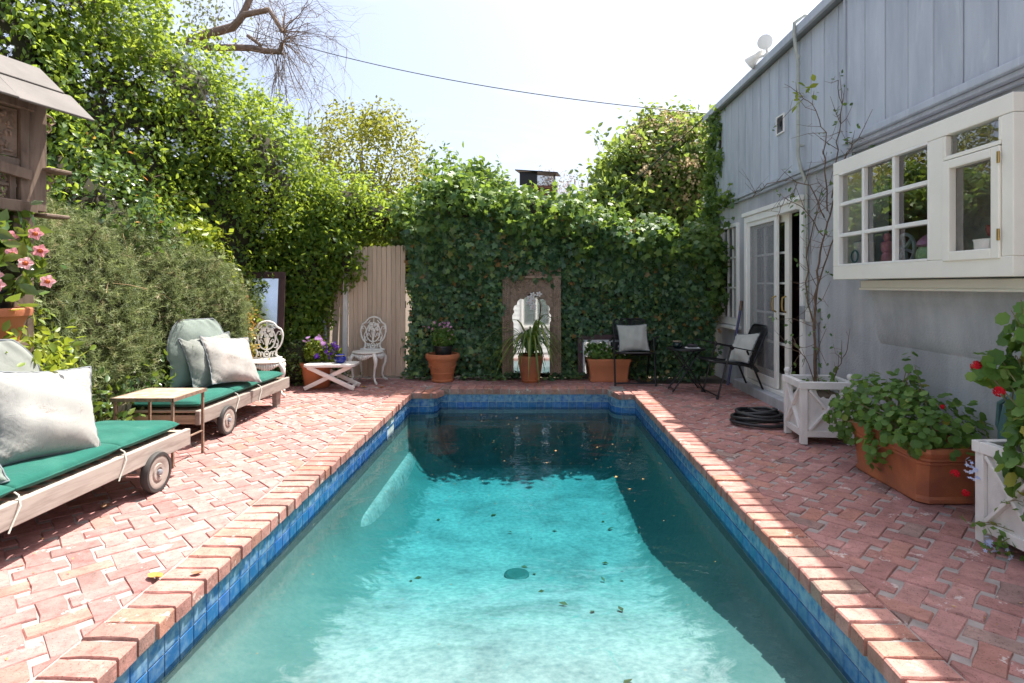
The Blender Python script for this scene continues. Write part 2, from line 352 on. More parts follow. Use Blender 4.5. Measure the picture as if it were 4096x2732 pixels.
M['core'] = mat_plain('foliage_shade', (.018, .024, .010), .95, var=.3, scale=9, c2=(.045, .032, .02))
M['glass'] = mat_glass('window_glass', base=.20)
M['glass_dark'] = mat_glass('door_glass', (.75, .78, .78), base=.12)
M['blue_glaze'] = mat_plain('cobalt_glaze', (.015, .03, .30), .12, var=.2, scale=14, c2=(.01, .012, .10))
M['dark_glaze'] = mat_plain('dark_green_glaze', (.012, .03, .03), .12, var=.2)
def fabric(name, c, var=.06, pat=None, fade=None):
    m, t, P, N, L = nodes(name); v = coord(N, L)
    n = noise(N, L, 5, 5, v); r = ramp(N, [(.3, tuple(x * (1 - var * 2) for x in c)), (.7, c)]); L(n.outputs[0], r.inputs[0]); out = r.outputs[0]
    if fade:
        n2 = noise(N, L, 3.2, 6, v, .6); r2 = ramp(N, [(.5, (0, 0, 0)), (.72, (.6, .6, .6))]); L(n2.outputs[0], r2.inputs[0]); out = mixc(N, L, r2.outputs[0], out, fade)
    if pat:   # faint printed sprigs, broken up
        n3 = noise(N, L, 9, 2, v); w_ = noise(N, L, 75, 3, v, .7, 1.5)
        ad = N.new('ShaderNodeMath'); ad.operation = 'MULTIPLY_ADD'; ad.inputs[1].default_value = .9; L(n3.outputs[0], ad.inputs[0]); L(w_.outputs[0], ad.inputs[2])
        r3 = ramp(N, [(1.07, (0, 0, 0)), (1.12, (.55, .55, .55))]); 
        mr = N.new('ShaderNodeMath'); mr.operation = 'MULTIPLY'; mr.inputs[1].default_value = 1 / 1.3; L(ad.outputs[0], mr.inputs[0])
        r3.color_ramp.elements[0].position = .835; r3.color_ramp.elements[1].position = .875; L(mr.outputs[0], r3.inputs[0]); out = mixc(N, L, r3.outputs[0], out, pat)
    L(out, P.inputs['Base Color']); P.inputs['Roughness'].default_value = .85; P.inputs['Specular IOR Level'].default_value = .2
    P.inputs['Sheen Weight'].default_value = .15
    wv = noise(N, L, 6, 3, v, .6, 1.0); wf = noise(N, L, 420, 1, v); h = mixc(N, L, .12, wv.outputs[0], wf.outputs[0]); bump(N, L, h, .35, .02, P)
    return m
M['green_canvas'] = fabric('green_canvas', (.005, .115, .085), .12, fade=(.05, .19, .145))
M['grey_cloth'] = fabric('grey_cloth', (.25, .265, .24))
M['sage_cloth'] = fabric('sage_cloth', (.22, .265, .235))
M['pale_cloth'] = fabric('pale_cloth', (.50, .49, .44))
M['floral'] = fabric('floral_cloth', (.37, .37, .35), pat=(.26, .20, .17))
M['floral_soiled'] = fabric('floral_soiled', (.42, .40, .375), .15, pat=(.16, .10, .08), fade=(.20, .155, .13))
M['piping'] = mat_plain('piping', (.22, .24, .26), .8)

def mat_tile(name='pool_tile', lime=.35, lo=.45):
    m, t, P, N, L = nodes(name); a = N.new('ShaderNodeObjectInfo'); pos = world_pos(N)
    r = ramp(N, [(0, (.010, .075, .24)), (.5, (.014, .11, .30)), (1, (.02, .10, .35))]); L(a.outputs['Random'], r.inputs[0])
    n = noise(N, L, 22, 4, pos); r2 = ramp(N, [(lo, (0, 0, 0)), (lo + .3, (lime, lime, lime))]); L(n.outputs[0], r2.inputs[0])
    L(mixc(N, L, r2.outputs[0], r.outputs[0], (.30, .42, .50)), P.inputs['Base Color']); P.inputs['Roughness'].default_value = .22
    n2 = noise(N, L, 50, 2, pos); bump(N, L, n2.outputs[0], .15, .004, P); return m
M['tile'] = mat_tile(); M['tile_limed'] = mat_tile('pool_tile_limed', .65, .33)
M['conduit'] = mat_plain('conduit_paint', (.50, .52, .46), .5)
M['grout'] = mat_plain('tile_grout', (.46, .54, .55), .8, var=.15, scale=25)
def mat_plaster():
    m, t, P, N, L = nodes('pool_plaster'); pos = world_pos(N)
    n = noise(N, L, 2.2, 6, pos, .6, .4); r = ramp(N, [(.28, (.25, .25, .245)), (.5, (.43, .41, .395)), (.72, (.56, .515, .485))]); L(n.outputs[0], r.inputs[0])
    n2 = noise(N, L, 26, 4, pos, .6); r2 = ramp(N, [(.3, (.62, .72, .74)), (.7, (1.2, 1.15, 1.12))]); L(n2.outputs[0], r2.inputs[0])
    c = mixc(N, L, 1.0, r.outputs[0], r2.outputs[0], 'MULTIPLY')
    n3 = noise(N, L, 5, 7, pos, .7, .8); r3 = ramp(N, [(.6, (0, 0, 0)), (.66, (.7, .7, .7))]); L(n3.outputs[0], r3.inputs[0])
    c = mixc(N, L, r3.outputs[0], c, (.20, .36, .33))
    # ragged algae patches on the side walls; their teal also paints the right-hand shadow
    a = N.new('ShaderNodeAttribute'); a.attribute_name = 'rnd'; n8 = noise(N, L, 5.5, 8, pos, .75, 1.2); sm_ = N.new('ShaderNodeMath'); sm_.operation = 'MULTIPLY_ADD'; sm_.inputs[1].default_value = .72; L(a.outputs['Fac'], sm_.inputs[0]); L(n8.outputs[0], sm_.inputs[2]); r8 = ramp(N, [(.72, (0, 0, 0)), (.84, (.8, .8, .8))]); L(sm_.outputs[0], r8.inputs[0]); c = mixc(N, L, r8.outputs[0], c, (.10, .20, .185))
    L(c, P.inputs['Base Color']); P.inputs['Roughness'].default_value = .9; bump(N, L, n2.outputs[0], .4, .01, P); return m
M['plaster'] = mat_plaster()
def mat_water():
    m, t, P, N, L = nodes('pool_water'); N.remove(P); pos = world_pos(N)
    mp = N.new('ShaderNodeMapping'); mp.inputs['Scale'].default_value = (1, 1.6, 1); L(pos, mp.inputs[0])
    n = noise(N, L, 2.0, 3, mp.outputs[0], .5, .6); n2 = noise(N, L, 14, 2, mp.outputs[0], .5, .3)
    h = N.new('ShaderNodeMath'); h.operation = 'MULTIPLY_ADD'; h.inputs[1].default_value = .09; L(n2.outputs[0], h.inputs[0]); L(n.outputs[0], h.inputs[2])
    b = N.new('ShaderNodeBump'); b.inputs['Strength'].default_value = .16; b.inputs['Distance'].default_value = .10; L(h.outputs[0], b.inputs['Height'])
    gl = N.new('ShaderNodeBsdfGlossy'); gl.inputs['Roughness'].default_value = .0; L(b.outputs[0], gl.inputs['Normal'])
    tr = N.new('ShaderNodeBsdfTransparent'); tr.inputs[0].default_value = (.76, .76, .76, 1); fr = N.new('ShaderNodeFresnel'); fr.inputs[0].default_value = 1.33; L(b.outputs[0], fr.inputs['Normal'])
    ge = N.new('ShaderNodeNewGeometry'); iv_ = N.new('ShaderNodeMath'); iv_.operation = 'SUBTRACT'; iv_.inputs[0].default_value = 1; L(ge.outputs['Backfacing'], iv_.inputs[1]); mu = N.new('ShaderNodeMath'); mu.operation = 'MULTIPLY'; L(fr.outputs[0], mu.inputs[0]); L(iv_.outputs[0], mu.inputs[1])
    ms = N.new('ShaderNodeMixShader'); L(mu.outputs[0], ms.inputs[0]); L(tr.outputs[0], ms.inputs[1]); L(gl.outputs[0], ms.inputs[2]); L(ms.outputs[0], N['Material Output'].inputs['Surface'])
    va = N.new('ShaderNodeVolumeAbsorption'); va.inputs['Color'].default_value = (.08, .81, .875, 1); va.inputs['Density'].default_value = 1.05; L(va.outputs[0], N['Material Output'].inputs['Volume'])
    return m
M['water'] = mat_water()
def mat_stucco():
    m, t, P, N, L = nodes('stucco'); pos = world_pos(N)
    n = noise(N, L, 1.6, 6, pos, .6, .3); r = ramp(N, [(.28, (.35, .35, .36)), (.5, (.47, .47, .48)), (.75, (.55, .55, .56))]); L(n.outputs[0], r.inputs[0])
    sx = N.new('ShaderNodeMapping'); sx.inputs['Scale'].default_value = (6, 6, .7); L(pos, sx.inputs[0]); n4 = noise(N, L, 1, 5, sx.outputs[0]); r4 = ramp(N, [(.35, (.82, .83, .85)), (.65, (1.06, 1.06, 1.06))]); L(n4.outputs[0], r4.inputs[0])
    L(mixc(N, L, 1.0, r.outputs[0], r4.outputs[0], 'MULTIPLY'), P.inputs['Base Color']); P.inputs['Roughness'].default_value = .92
    n2 = noise(N, L, 75, 4, pos, .6); bump(N, L, n2.outputs[0], .9, .008, P); return m
M['stucco'] = mat_stucco()
def mat_siding():
    m, t, P, N, L = nodes('siding_paint'); pos = world_pos(N); oi = N.new('ShaderNodeObjectInfo')
    mp = N.new('ShaderNodeMapping'); mp.inputs['Scale'].default_value = (5, 5, .9); L(pos, mp.inputs[0]); n = noise(N, L, 1.3, 6, mp.outputs[0], .62)
    r = ramp(N, [(.3, (.38, .415, .475)), (.55, (.48, .515, .575)), (.75, (.54, .575, .625))]); L(n.outputs[0], r.inputs[0])
    hv = N.new('ShaderNodeHueSaturation'); mr = N.new('ShaderNodeMapRange'); mr.inputs[3].default_value = .9; mr.inputs[4].default_value = 1.06; L(oi.outputs['Random'], mr.inputs[0]); L(mr.outputs[0], hv.inputs['Value']); L(r.outputs[0], hv.inputs['Color'])
    m3 = N.new('ShaderNodeMapping'); m3.inputs['Scale'].default_value = (9, 9, 1.6); L(pos, m3.inputs[0]); n3 = noise(N, L, 1.2, 8, m3.outputs[0], .7, .6); r3 = ramp(N, [(.56, (0, 0, 0)), (.70, (.6, .6, .6))]); L(n3.outputs[0], r3.inputs[0]); cc = mixc(N, L, r3.outputs[0], hv.outputs[0], (.62, .655, .69))
    n5 = noise(N, L, 3.0, 6, m3.outputs[0], .75); r5 = ramp(N, [(.27, (.5, .5, .5)), (.36, (0, 0, 0))]); L(n5.outputs[0], r5.inputs[0]); cc = mixc(N, L, r5.outputs[0], cc, (.24, .25, .27))
    L(cc, P.inputs['Base Color']); P.inputs['Roughness'].default_value = .6
    m2 = N.new('ShaderNodeMapping'); m2.inputs['Scale'].default_value = (40, 40, 2); L(pos, m2.inputs[0]); n2 = noise(N, L, 1, 5, m2.outputs[0]); bump(N, L, n2.outputs[0], .25, .004, P); return m
M['siding'] = mat_siding()
def mat_screen():
    m, t, P, N, L = nodes('insect_screen'); tr = N.new('ShaderNodeBsdfTransparent'); ms = N.new('ShaderNodeMixShader'); ms.inputs[0].default_value = .32
    P.inputs['Base Color'].default_value = (.42, .42, .43, 1); P.inputs['Roughness'].default_value = .8; L(tr.outputs[0], ms.inputs[1]); L(P.outputs[0], ms.inputs[2]); L(ms.outputs[0], N['Material Output'].inputs[0]); return m
M['screen'] = mat_screen()

# ---------------------------------------------------------------- ground, with the pool cut out of it
def sheet(rects, z): 
    b = MB()
    for x0, x1, y0, y1 in rects: b.add([(x0, y0, z), (x1, y0, z), (x1, y1, z), (x0, y1, z)], [(0, 1, 2, 3)])
    return b
PL, PR = -1.40, 1.20          # inner coping edge, left and right
g = sheet([(-400, -1.5, -300, 600), (1.3, 400, -300, 600), (-1.5, 1.3, -300, .5), (-1.5, 1.3, 7.22, 600)], -.05).build('ground', M['soil']); struct(g)
bed = sheet([(-3.45, -1.5, -2.5, 8.0), (1.3, 2.70, -2.5, 7.52), (-1.5, 1.3, -2.5, .5), (-1.5, 1.3, 7.22, 8.0)], -.006).build('mortar_bed', M['mortar']); struct(bed)

# ---------------------------------------------------------------- brick paving, woven at 45 degrees to the pool
REG = [(-3.42, -1.612, .9, 7.98), (-1.612, 1.405, 7.335, 7.98), (1.405, 2.66, .9, 7.50), (-1.612, -1.29, 7.055, 7.335), (1.15, 1.405, 7.0, 7.335)]
def in_reg(x, y): return any(a <= x <= b and c <= y <= d for a, b, c, d in REG)
def clip(poly, axis, val, keep_less):
    out = []
    for i in range(len(poly)):
        p, q = poly[i], poly[(i + 1) % len(poly)]; ip = (p[axis] <= val) == keep_less; iq = (q[axis] <= val) == keep_less
        if ip: out.append(p)
        if ip != iq:
            t_ = (val - p[axis]) / (q[axis] - p[axis]); out.append((p[0] + t_ * (q[0] - p[0]), p[1] + t_ * (q[1] - p[1])))
    return out
def area(p): return abs(sum(p[i][0] * p[(i + 1) % len(p)][1] - p[(i + 1) % len(p)][0] * p[i][1] for i in range(len(p)))) / 2
def poly_brick(poly, jit=0.0):
    n = len(poly); cx = sum(p[0] for p in poly) / n; cy = sum(p[1] for p in poly) / n; b = MB()
    def ring(ins, z):
        o = []
        for x, y in poly:
            d = math.hypot(x - cx, y - cy) or 1; k = 1 - ins / d; o.append((cx + (x - cx) * k + random.uniform(-jit, jit), cy + (y - cy) * k + random.uniform(-jit, jit), z))
        return o
    r0, r1, r2 = ring(.001, -.05), ring(.001, -.007), ring(.0075, 0)
    vs = r0 + r1 + r2; fs = [tuple(range(2 * n, 3 * n))]
    for k in (0, n): fs += [(k + i, k + (i + 1) % n, k + n + (i + 1) % n, k + n + i) for i in range(n)]
    b.add(vs, fs); return b
def rect_poly(l, w_, k=1):   # a rectangle with extra points so its edges can be chipped
    return [(-l / 2, -w_ / 2), (-l / 6, -w_ / 2), (l / 6, -w_ / 2), (l / 2, -w_ / 2), (l / 2, w_ / 2), (l / 6, w_ / 2), (-l / 6, w_ / 2), (-l / 2, w_ / 2)]
def chip(poly, j): return [(x + random.uniform(-j, j), y + random.uniform(-j, j)) for x, y in poly]
brick_meshes = [poly_brick(chip(rect_poly(.199, .096), .0034)).mesh('brick', M['brick'], True, 30) for _ in range(10)]
PIT = .2088; items = []
for i in range(-17, 14):
    for j in range(4, 40):
        for k in (0, 1):
            x = i * PIT + k * PIT / 2; y = j * PIT + k * PIT / 2; a = rad(-45 if k == 0 else 45) + random.uniform(-.018, .018)
            x += random.uniform(-.002, .002); y += random.uniform(-.002, .002)
            c_, s_ = math.cos(a), math.sin(a)
            P4 = [(x + u * c_ - v * s_, y + u * s_ + v * c_) for u, v in ((-.0985, -.047), (.0985, -.047), (.0985, .047), (-.0985, .047))]
            ok = [in_reg(*p) for p in P4]
            if all(ok): items.append((x, y, a, None))
            elif any(ok) or in_reg(x, y):
                best = None
                for r in REG:
                    p = P4
                    for ax, v, kl in ((0, r[0], False), (0, r[1], True), (1, r[2], False), (1, r[3], True)):
                        if len(p) >= 3: p = clip(p, ax, v, kl)
                    if len(p) >= 3 and area(p) > .0022 and (best is None or area(p) > area(best)): best = p
                if best: items.append((x, y, a, best))
def side_of(x, y): return 0 if x < -1.612 else (2 if x > 1.405 and y < 7.5 else 1)
pav = [sheet([(-2.5, -2.3, 4, 4.2)], -.0065).build('brick_paving_left', M['mortar']), sheet([(-.2, 0, 7.6, 7.7)], -.0065).build('brick_paving_back', M['mortar']), sheet([(1.9, 2.0, 4, 4.2)], -.0065).build('brick_paving_right', M['mortar'])]
for p in pav: struct(p)
groups = [[], [], []]
for it in items: groups[side_of(it[0], it[1])].append(it)
for gi, lst in enumerate(groups):
    lst.sort(key=lambda t_: (t_[1] < 1.7, t_[0] ** 2 + t_[1] ** 2)); far = MB()
    for n_, (x, y, a, p) in enumerate(lst):
        dz = random.uniform(-.003, .003); tx, ty = random.uniform(-.012, .012), random.uniform(-.012, .012)
        if n_ < 298:
            if p is None: add_obj('brick', random.choice(brick_meshes), pav[gi], (x, y, dz), (tx, ty, a))
            else:
                cx = sum(q[0] for q in p) / len(p); cy = sum(q[1] for q in p) / len(p)
                add_obj('brick', poly_brick([(q[0] - cx, q[1] - cy) for q in p]).mesh('brick', M['brick']), pav[gi], (cx, cy, dz))
        else:
            c_, s_ = math.cos(a), math.sin(a); pp = p or [(x + u * c_ - v * s_, y + u * s_ + v * c_) for u, v in ((-.098, -.046), (.098, -.046), (.098, .046), (-.098, .046))]
            q = poly_brick(pp); far.add([(vx, vy, vz + dz) for vx, vy, vz in q.v], q.f)
    if far.v: tag(far.build('far_bricks', M['brick_far'], pav[gi]), kind='stuff')

# ---------------------------------------------------------------- pool: coping, tiles, shell, water
EDGE = [(PL, .6), (PL, 6.84), (-1.20, 6.84), (-1.13, 6.87), (-1.09, 6.95), (-1.08, 7.12), (.93, 7.12), (.94, 6.95), (.98, 6.86), (1.05, 6.80), (PR, 6.77), (PR, .6)]
cop = thing('pool_coping', None, None); del_keys = [k for k in ('label', 'category') if k in cop.keys()]
cop['kind'] = 'structure'
cop_m = [poly_brick(chip(rect_poly(.205, .0945), .0040)) for _ in range(8)]
for b in cop_m:
    b.v = [(x, y, z * (1.3 if z < -.02 else 1)) for x, y, z in b.v]
cop_me = [b.mesh('coping_brick', M['brick_coping'], True, 30) for b in cop_m]
def cbrick(x, y, a, ln=1.0):
    o = add_obj('brick', random.choice(cop_me), cop, (x, y, .004 + random.uniform(-.003, .003)), (random.uniform(-.01, .01), random.uniform(-.02, .02), a + random.uniform(-.02, .02)))
    o.scale = (ln, 1, 1)
y = .66; k = 0
while y < 7.0:
    cbrick(PL - .1 + random.uniform(-.004, .004), y, 0)
    if y < 6.95: cbrick(PR + .1 + random.uniform(-.004, .004), y, math.pi)
    y += .1056
for i in range(3): cbrick(PL + .075 + i * .105, 6.94 + .012 * (i == 2), rad(90) - (.35 if i == 2 else 0))
for i in range(2): cbrick(PR - .06 - i * .105, 6.875 + .02 * i, rad(90) + (.3 if i == 1 else 0))
for i in range(20): cbrick(-1.09 + .0525 + i * .1038, 7.225, rad(90))
for i in range(3): cbrick(-1.18 + i * .01, 7.10 + i * .09, rad(90) - .5 + i * .2, .8)
for i in range(25): cbrick(PL + .05 + i * .105, .5, rad(90))
# mortar under and between the coping bricks
b = MB()
for x0, x1, y0, y1 in ((PL - .2, PL + .012 - .02, .5, 7.05), (PR + .008, PR + .2, .5, 7.0), (PL - .008, -1.16, 6.85, 7.06), (-1.16, -1.088, 6.99, 7.33), (-1.088, .938, 7.128, 7.33), (.938, 1.03, 6.99, 7.33), (1.03, PR + .008, 6.80, 7.33), (PL - .2, -1.16, 7.06, 7.33), (PR + .008, PR + .2, 7.0, 7.33), (PL, PR, .4, .59)):
    b.box(((x0 + x1) / 2, (y0 + y1) / 2, -.038), (x1 - x0, y1 - y0, .062))
b.build('mortar', M['mortar'], cop)
# tiles
def inset(d):
    n = len(EDGE); out = []
    for i in range(n):
        p = Vector((*EDGE[i], 0)); a = Vector((*EDGE[max(i - 1, 0)], 0)); c = Vector((*EDGE[min(i + 1, n - 1)], 0))
        nn = Vector((0, 0, 0))
        for s0, s1 in ((a, p), (p, c)):
            t_ = s1 - s0
            if t_.length > 1e-6: t_.normalize(); nn += Vector((-t_.y, t_.x, 0))
        nn.normalize()
        if 0 < i < n - 1:
            t_ = (p - a).normalized(); k_ = 1 / max(.35, nn.dot(Vector((-t_.y, t_.x, 0))))
        else: k_ = 1
        q = p + nn * d * k_; out.append((q.x, q.y))
    return out
WALL = inset(.024)
shell = thing('pool_shell', None, None); shell['kind'] = 'structure'
b = MB(); n = len(WALL)
for i in range(n - 1):
    (x0, y0), (x1, y1) = WALL[i], WALL[i + 1]; b.add([(x0, y0, -.06), (x1, y1, -.06), (x1, y1, -.30), (x0, y0, -.30)], [(0, 1, 2, 3)])
b.add([(WALL[0][0], .6, -.06), (WALL[-1][0], .6, -.06), (WALL[-1][0], .6, -.30), (WALL[0][0], .6, -.30)], [(0, 1, 2, 3)])
b.build('grout', M['grout'], shell)
tb = MB(); tb.box((0, .0, 0), (.0955, .008, .0915), ch=.003); tile_me = tb.mesh('tile', M['tile'], False); tile_up = tb.mesh('tile', M['tile_limed'], False)
tiles = []
for i in range(n - 1):
    p, q = Vector(WALL[i]), Vector(WALL[i + 1]); d = q - p; ln = d.length; cnt = max(1, round(ln / .0985)); d.normalize()
    if ln < .05: continue
    a = math.atan2(d.y, d.x); nn = Vector((-d.y, d.x))
    for k in range(cnt):
        c = p + d * (ln * (k + .5) / cnt); 
        if i == 0 and 5.78 < c.y < 6.05: continue
        for row, z in ((0, -.112), (1, -.2085)):
            o = (c.x - nn.x * .001, c.y - nn.y * .001, z); tiles.append((c.length, o, a, ln / cnt / .0985))
tiles.sort(key=lambda t_: (t_[0] < 1.9, t_[0])); rest = MB()
for k, (dst, o, a, sc) in enumerate(tiles):
    if k < 296:
        t_ = add_obj('tile', tile_up if o[2] > -.15 else tile_me, shell, o, (0, random.uniform(-.01, .01), a)); t_.scale = (sc, 1, 1)
    else: rest.box(o, (.0955 * sc, .008, .0915), (0, 0, a))
if rest.v: tag(rest.build('far_tiles', M['tile'], shell), kind='stuff')
# skimmer mouth in the left wall
b = MB(); b.box((PL - .12, 5.915, -.16), (.2, .30, .015)); b.box((PL - .12, 5.915, -.26), (.2, .30, .02)); b.box((PL - .22, 5.915, -.21), (.01, .3, .1)); b.build('skimmer_mouth', M['tile'], shell)
# plaster shell as a coved basin
def dist_edge(x, y):
    m = 9
    for i in range(n - 1):
        ax, ay = WALL[i]; bx, by = WALL[i + 1]; dx, dy = bx - ax, by - ay; t_ = max(0, min(1, ((x - ax) * dx + (y - ay) * dy) / (dx * dx + dy * dy))); m = min(m, math.hypot(x - ax - t_ * dx, y - ay - t_ * dy))
    ins = False; j = n - 1
    for i in range(n):
        (ax, ay), (bx, by) = WALL[i], WALL[j]
        if (ay > y) != (by > y) and x < (bx - ax) * (y - ay) / (by - ay) + ax: ins = not ins
        j = i
    if not ins: return 0.0
    return min(m, max(0, y - .6))
def depth(y): t_ = min(1, max(0, (y - 1.9) / 3.2)); return .40 + .50 * t_ * t_ * (3 - 2 * t_)
def basin(x, y, d):
    r = .62; q = min(1, d / r); D = depth(y); return -.27 - (D - .27) * max(0, 1 - (1 - q) ** 2.5) ** .4 - .02 * q
b = MB()
def patch(xs, ys):
    vs = [(x, y, -.262 if dist_edge(x, y) < 1e-4 else basin(x, y, dist_edge(x, y))) for y in ys for x in xs]; w_ = len(xs)
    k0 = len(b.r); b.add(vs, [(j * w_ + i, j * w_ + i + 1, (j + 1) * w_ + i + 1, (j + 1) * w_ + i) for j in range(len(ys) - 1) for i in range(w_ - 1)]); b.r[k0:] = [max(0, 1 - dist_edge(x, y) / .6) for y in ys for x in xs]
def warp(a, c, n_): return [a + (c - a) * (.5 - .5 * math.cos(math.pi * i / n_)) * .75 + (c - a) * i / n_ * .25 for i in range(n_ + 1)]
xl, xr = WALL[0][0], WALL[-1][0]
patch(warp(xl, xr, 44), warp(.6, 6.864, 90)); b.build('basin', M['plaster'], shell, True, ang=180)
b = MB(); patch(warp(-1.25, 1.10, 60), [6.78 + i * .37 / 20 for i in range(21)]); b.build('bay_wall', mat_plain('shaded_plaster', (.13, .19, .185), .9, var=.2, scale=6), shell, True, ang=180)  # far wall's shade and dark reflection painted into the plaster colour
bl = MB(); q_ = [(-1.41, 3.9), (-1.375, 4.3), (-1.345, 4.8), (-1.325, 5.5), (-1.325, 6.2), (-1.34, 6.6), (-1.41, 6.65)]; rg = [[(x + o_ * (0 if i in (0, 6) else 1), y + (o_ if i == 5 else (-o_ if i == 0 else 0)), z) for i, (x, y) in enumerate(q_)] for o_, z in ((.14, -1.0), (.08, -.86), (.04, -.72), (.015, -.64), (-.015, -.61))]
bl.add([p for r_ in rg for p in r_], [(k * 7 + i, k * 7 + (i + 1) % 7, (k + 1) * 7 + (i + 1) % 7, (k + 1) * 7 + i) for k in range(4) for i in range(7)] + [tuple(range(28, 35))]); bl.r = [.25] * len(bl.v); bl.build('sunlit_strip', M['plaster'], shell, True, ang=80)  # added pale slab, shaped as the sunlit strip of the left wall
# floor drain
b = MB(); b.lathe([(.09, -.0), (.09, .012), (.07, .02), (0, .02)], 20, (-.10, 4.2, -depth(4.2) - .018)); b.build('drain_cover', mat_plain('drain', (.05, .16, .15), .6), shell)
# water body
wp = inset(.018); b = MB(); nn_ = len(wp)
vs = [(x, y, -.226) for x, y in wp] + [(x, y, -2.6) for x, y in wp]
b.add(vs, [tuple(range(nn_ - 1, -1, -1)), tuple(range(nn_, 2 * nn_))] + [(i, (i + 1) % nn_, nn_ + (i + 1) % nn_, nn_ + i) for i in range(nn_)])
wat = b.build('pool_water', M['water']); struct(wat)
import bmesh
bm = bmesh.new(); bm.from_mesh(wat.data); bmesh.ops.recalc_face_normals(bm, faces=bm.faces); bm.to_mesh(wat.data); bm.free()
bm = bmesh.new(); bm.from_mesh(g.data); bm.to_mesh(g.data); bm.free()
# ---------------------------------------------------------------- the grey house on the right
HX = 2.70; HY0, HY1 = 1.0, 8.70
house = thing('house', 'grey stucco house with blue-grey board siding along the right of the pool', 'house', (HX, 5, 0))
def hp(b, name, mat, smooth=False, bevel=0.0, parent=None):     # house part from world coordinates
    b.v = [(x - HX, y - 5, z) for x, y, z in b.v]; return b.build(name, mat, parent or house, smooth, bevel)
HOLES = [(5.73, 7.20, .10, 2.10), (7.54, 8.19, .74, 2.08), (2.98, 4.66, 1.32, 2.23)]
def wall_holes(x, th, y0, y1, z0, z1, holes):
    b = MB(); ys = sorted({y0, y1, *[h[0] for h in holes], *[h[1] for h in holes]}); zs = sorted({z0, z1, *[h[2] for h in holes], *[h[3] for h in holes]})
    for i in range(len(ys) - 1):
        for j in range(len(zs) - 1):
            my, mz = (ys[i] + ys[i + 1]) / 2, (zs[j] + zs[j + 1]) / 2
            if any(h[0] < my < h[1] and h[2] < mz < h[3] for h in holes): continue
            for xx, o in ((x, 1), (x + th, 0)):
                q = [(xx, ys[i], zs[j]), (xx, ys[i + 1], zs[j]), (xx, ys[i + 1], zs[j + 1]), (xx, ys[i], zs[j + 1])]
                b.add(q if not o else q[::-1], [(0, 1, 2, 3)])
    for a, c, d, e in holes:
        for q in ([(x, a, d), (x + th, a, d), (x + th, a, e), (x, a, e)], [(x, c, d), (x, c, e), (x + th, c, e), (x + th, c, d)], [(x, a, d), (x, c, d), (x + th, c, d), (x + th, a, d)], [(x, a, e), (x + th, a, e), (x + th, c, e), (x, c, e)]): b.add(q, [(0, 1, 2, 3)])
    return b
hp(wall_holes(HX, .16, HY0, HY1, -.3, 3.70, HOLES), 'wall', M['stucco'])
b = MB(); b.box((4.7, HY1 - .05, 1.7), (3.65, .1, 4.0)); b.box((4.7, HY0 + .05, 1.7), (3.65, .1, 4.0)); b.box((6.5, 4.85, 1.7), (.1, 7.8, 4.0)); hp(b, 'outer_wall', M['stucco'])
b = MB(); b.box((4.566, 6.78, 3.74), (3.93, 3.92, .07)); b.box((4.541, 2.92, 3.74), (3.98, 3.80, .07)); hp(b, 'roof', M['galv'])
b = MB(); b.box((2.583, 6.78, 3.735), (.035, 3.90, .085)); b.box((2.533, 2.92, 3.735), (.035, 3.84, .085)); hp(b, 'fascia', M['siding'], bevel=.006)
# siding boards, each a board of its own; the nearer run stands a little proud
y = 8.68
while y > 4.95:
    wd = .238; b = MB(); b.box((HX - .026, y - wd / 2, 3.055), (.028, wd - .010, 1.28), ch=.006); hp(b, 'siding_board', M['siding']); y -= wd + random.uniform(0, .008)
y = 4.83
while y > 1.05:
    wd = .262; b = MB(); b.box((HX - .072, y - wd / 2, 3.09), (.028, wd - .011, 1.22), ch=.006); hp(b, 'siding_board', M['siding']); y -= wd + random.uniform(-.004, .006)
b = MB(); b.box((HX - .006, 6.75, 3.06), (.012, 3.86, 1.29)); b.box((HX - .029, 2.93, 3.09), (.058, 3.80, 1.22)); hp(b, 'siding_backing', M['galv'])
b = MB(); b.box((HX - .03, 6.77, 2.392), (.062, 3.84, .045)); b.box((HX - .02, 6.77, 2.352), (.038, 3.84, .034)); hp(b, 'siding_trim', M['siding'], bevel=.006)
b = MB(); b.box((HX - .075, 2.92, 2.452), (.085, 3.86, .05)); b.box((HX - .058, 2.92, 2.41), (.055, 3.84, .033)); b.box((HX - .02, 2.92, 2.38), (.036, 3.82, .026)); hp(b, 'siding_trim', M['siding'], bevel=.007)
b = MB(); b.box((HX - .075, 4.842, 3.09), (.05, .022, 1.21)); hp(b, 'corner_strip', M['siding'])
# rooms behind the door and the windows
b = MB()
b.box((4.6, 5.2, .05), (3.5, 6.9, .08)); hp(b, 'room_floor', mat_plain('red_tile_floor', (.16, .03, .03), .35, var=.2, scale=8))
b = MB(); b.box((5.0, 6.3, 1.3), (.06, 3.0, 2.5)); b.box((3.9, 4.75, 1.3), (2.2, .06, 2.5)); b.box((3.9, 7.46, 1.3), (2.2, .05, 2.5)); hp(b, 'room_wall', mat_plain('maroon_wall', (.10, .012, .018), .6, var=.15))
b = MB(); b.box((3.35, 2.9, 1.3), (.06, 3.6, 2.5)); hp(b, 'kitchen_wall', mat_plain('kitchen_wall', (.72, .62, .56), .7))
b = MB(); b.box((4.5, 5.0, 2.6), (3.2, 7.0, .06)); hp(b, 'ceiling', mat_plain('ceiling_paint', (.4, .37, .34), .8))
pf = MB()
for c, d in (((3.9, 7.425, 1.62), (.62, .02, .05)), ((3.9, 7.425, 1.18), (.62, .02, .05)), ((3.61, 7.425, 1.4), (.05, .02, .49)), ((4.19, 7.425, 1.4), (.05, .02, .49))): pf.box(c, d)
hp(pf, 'picture_frame', M['teak'])
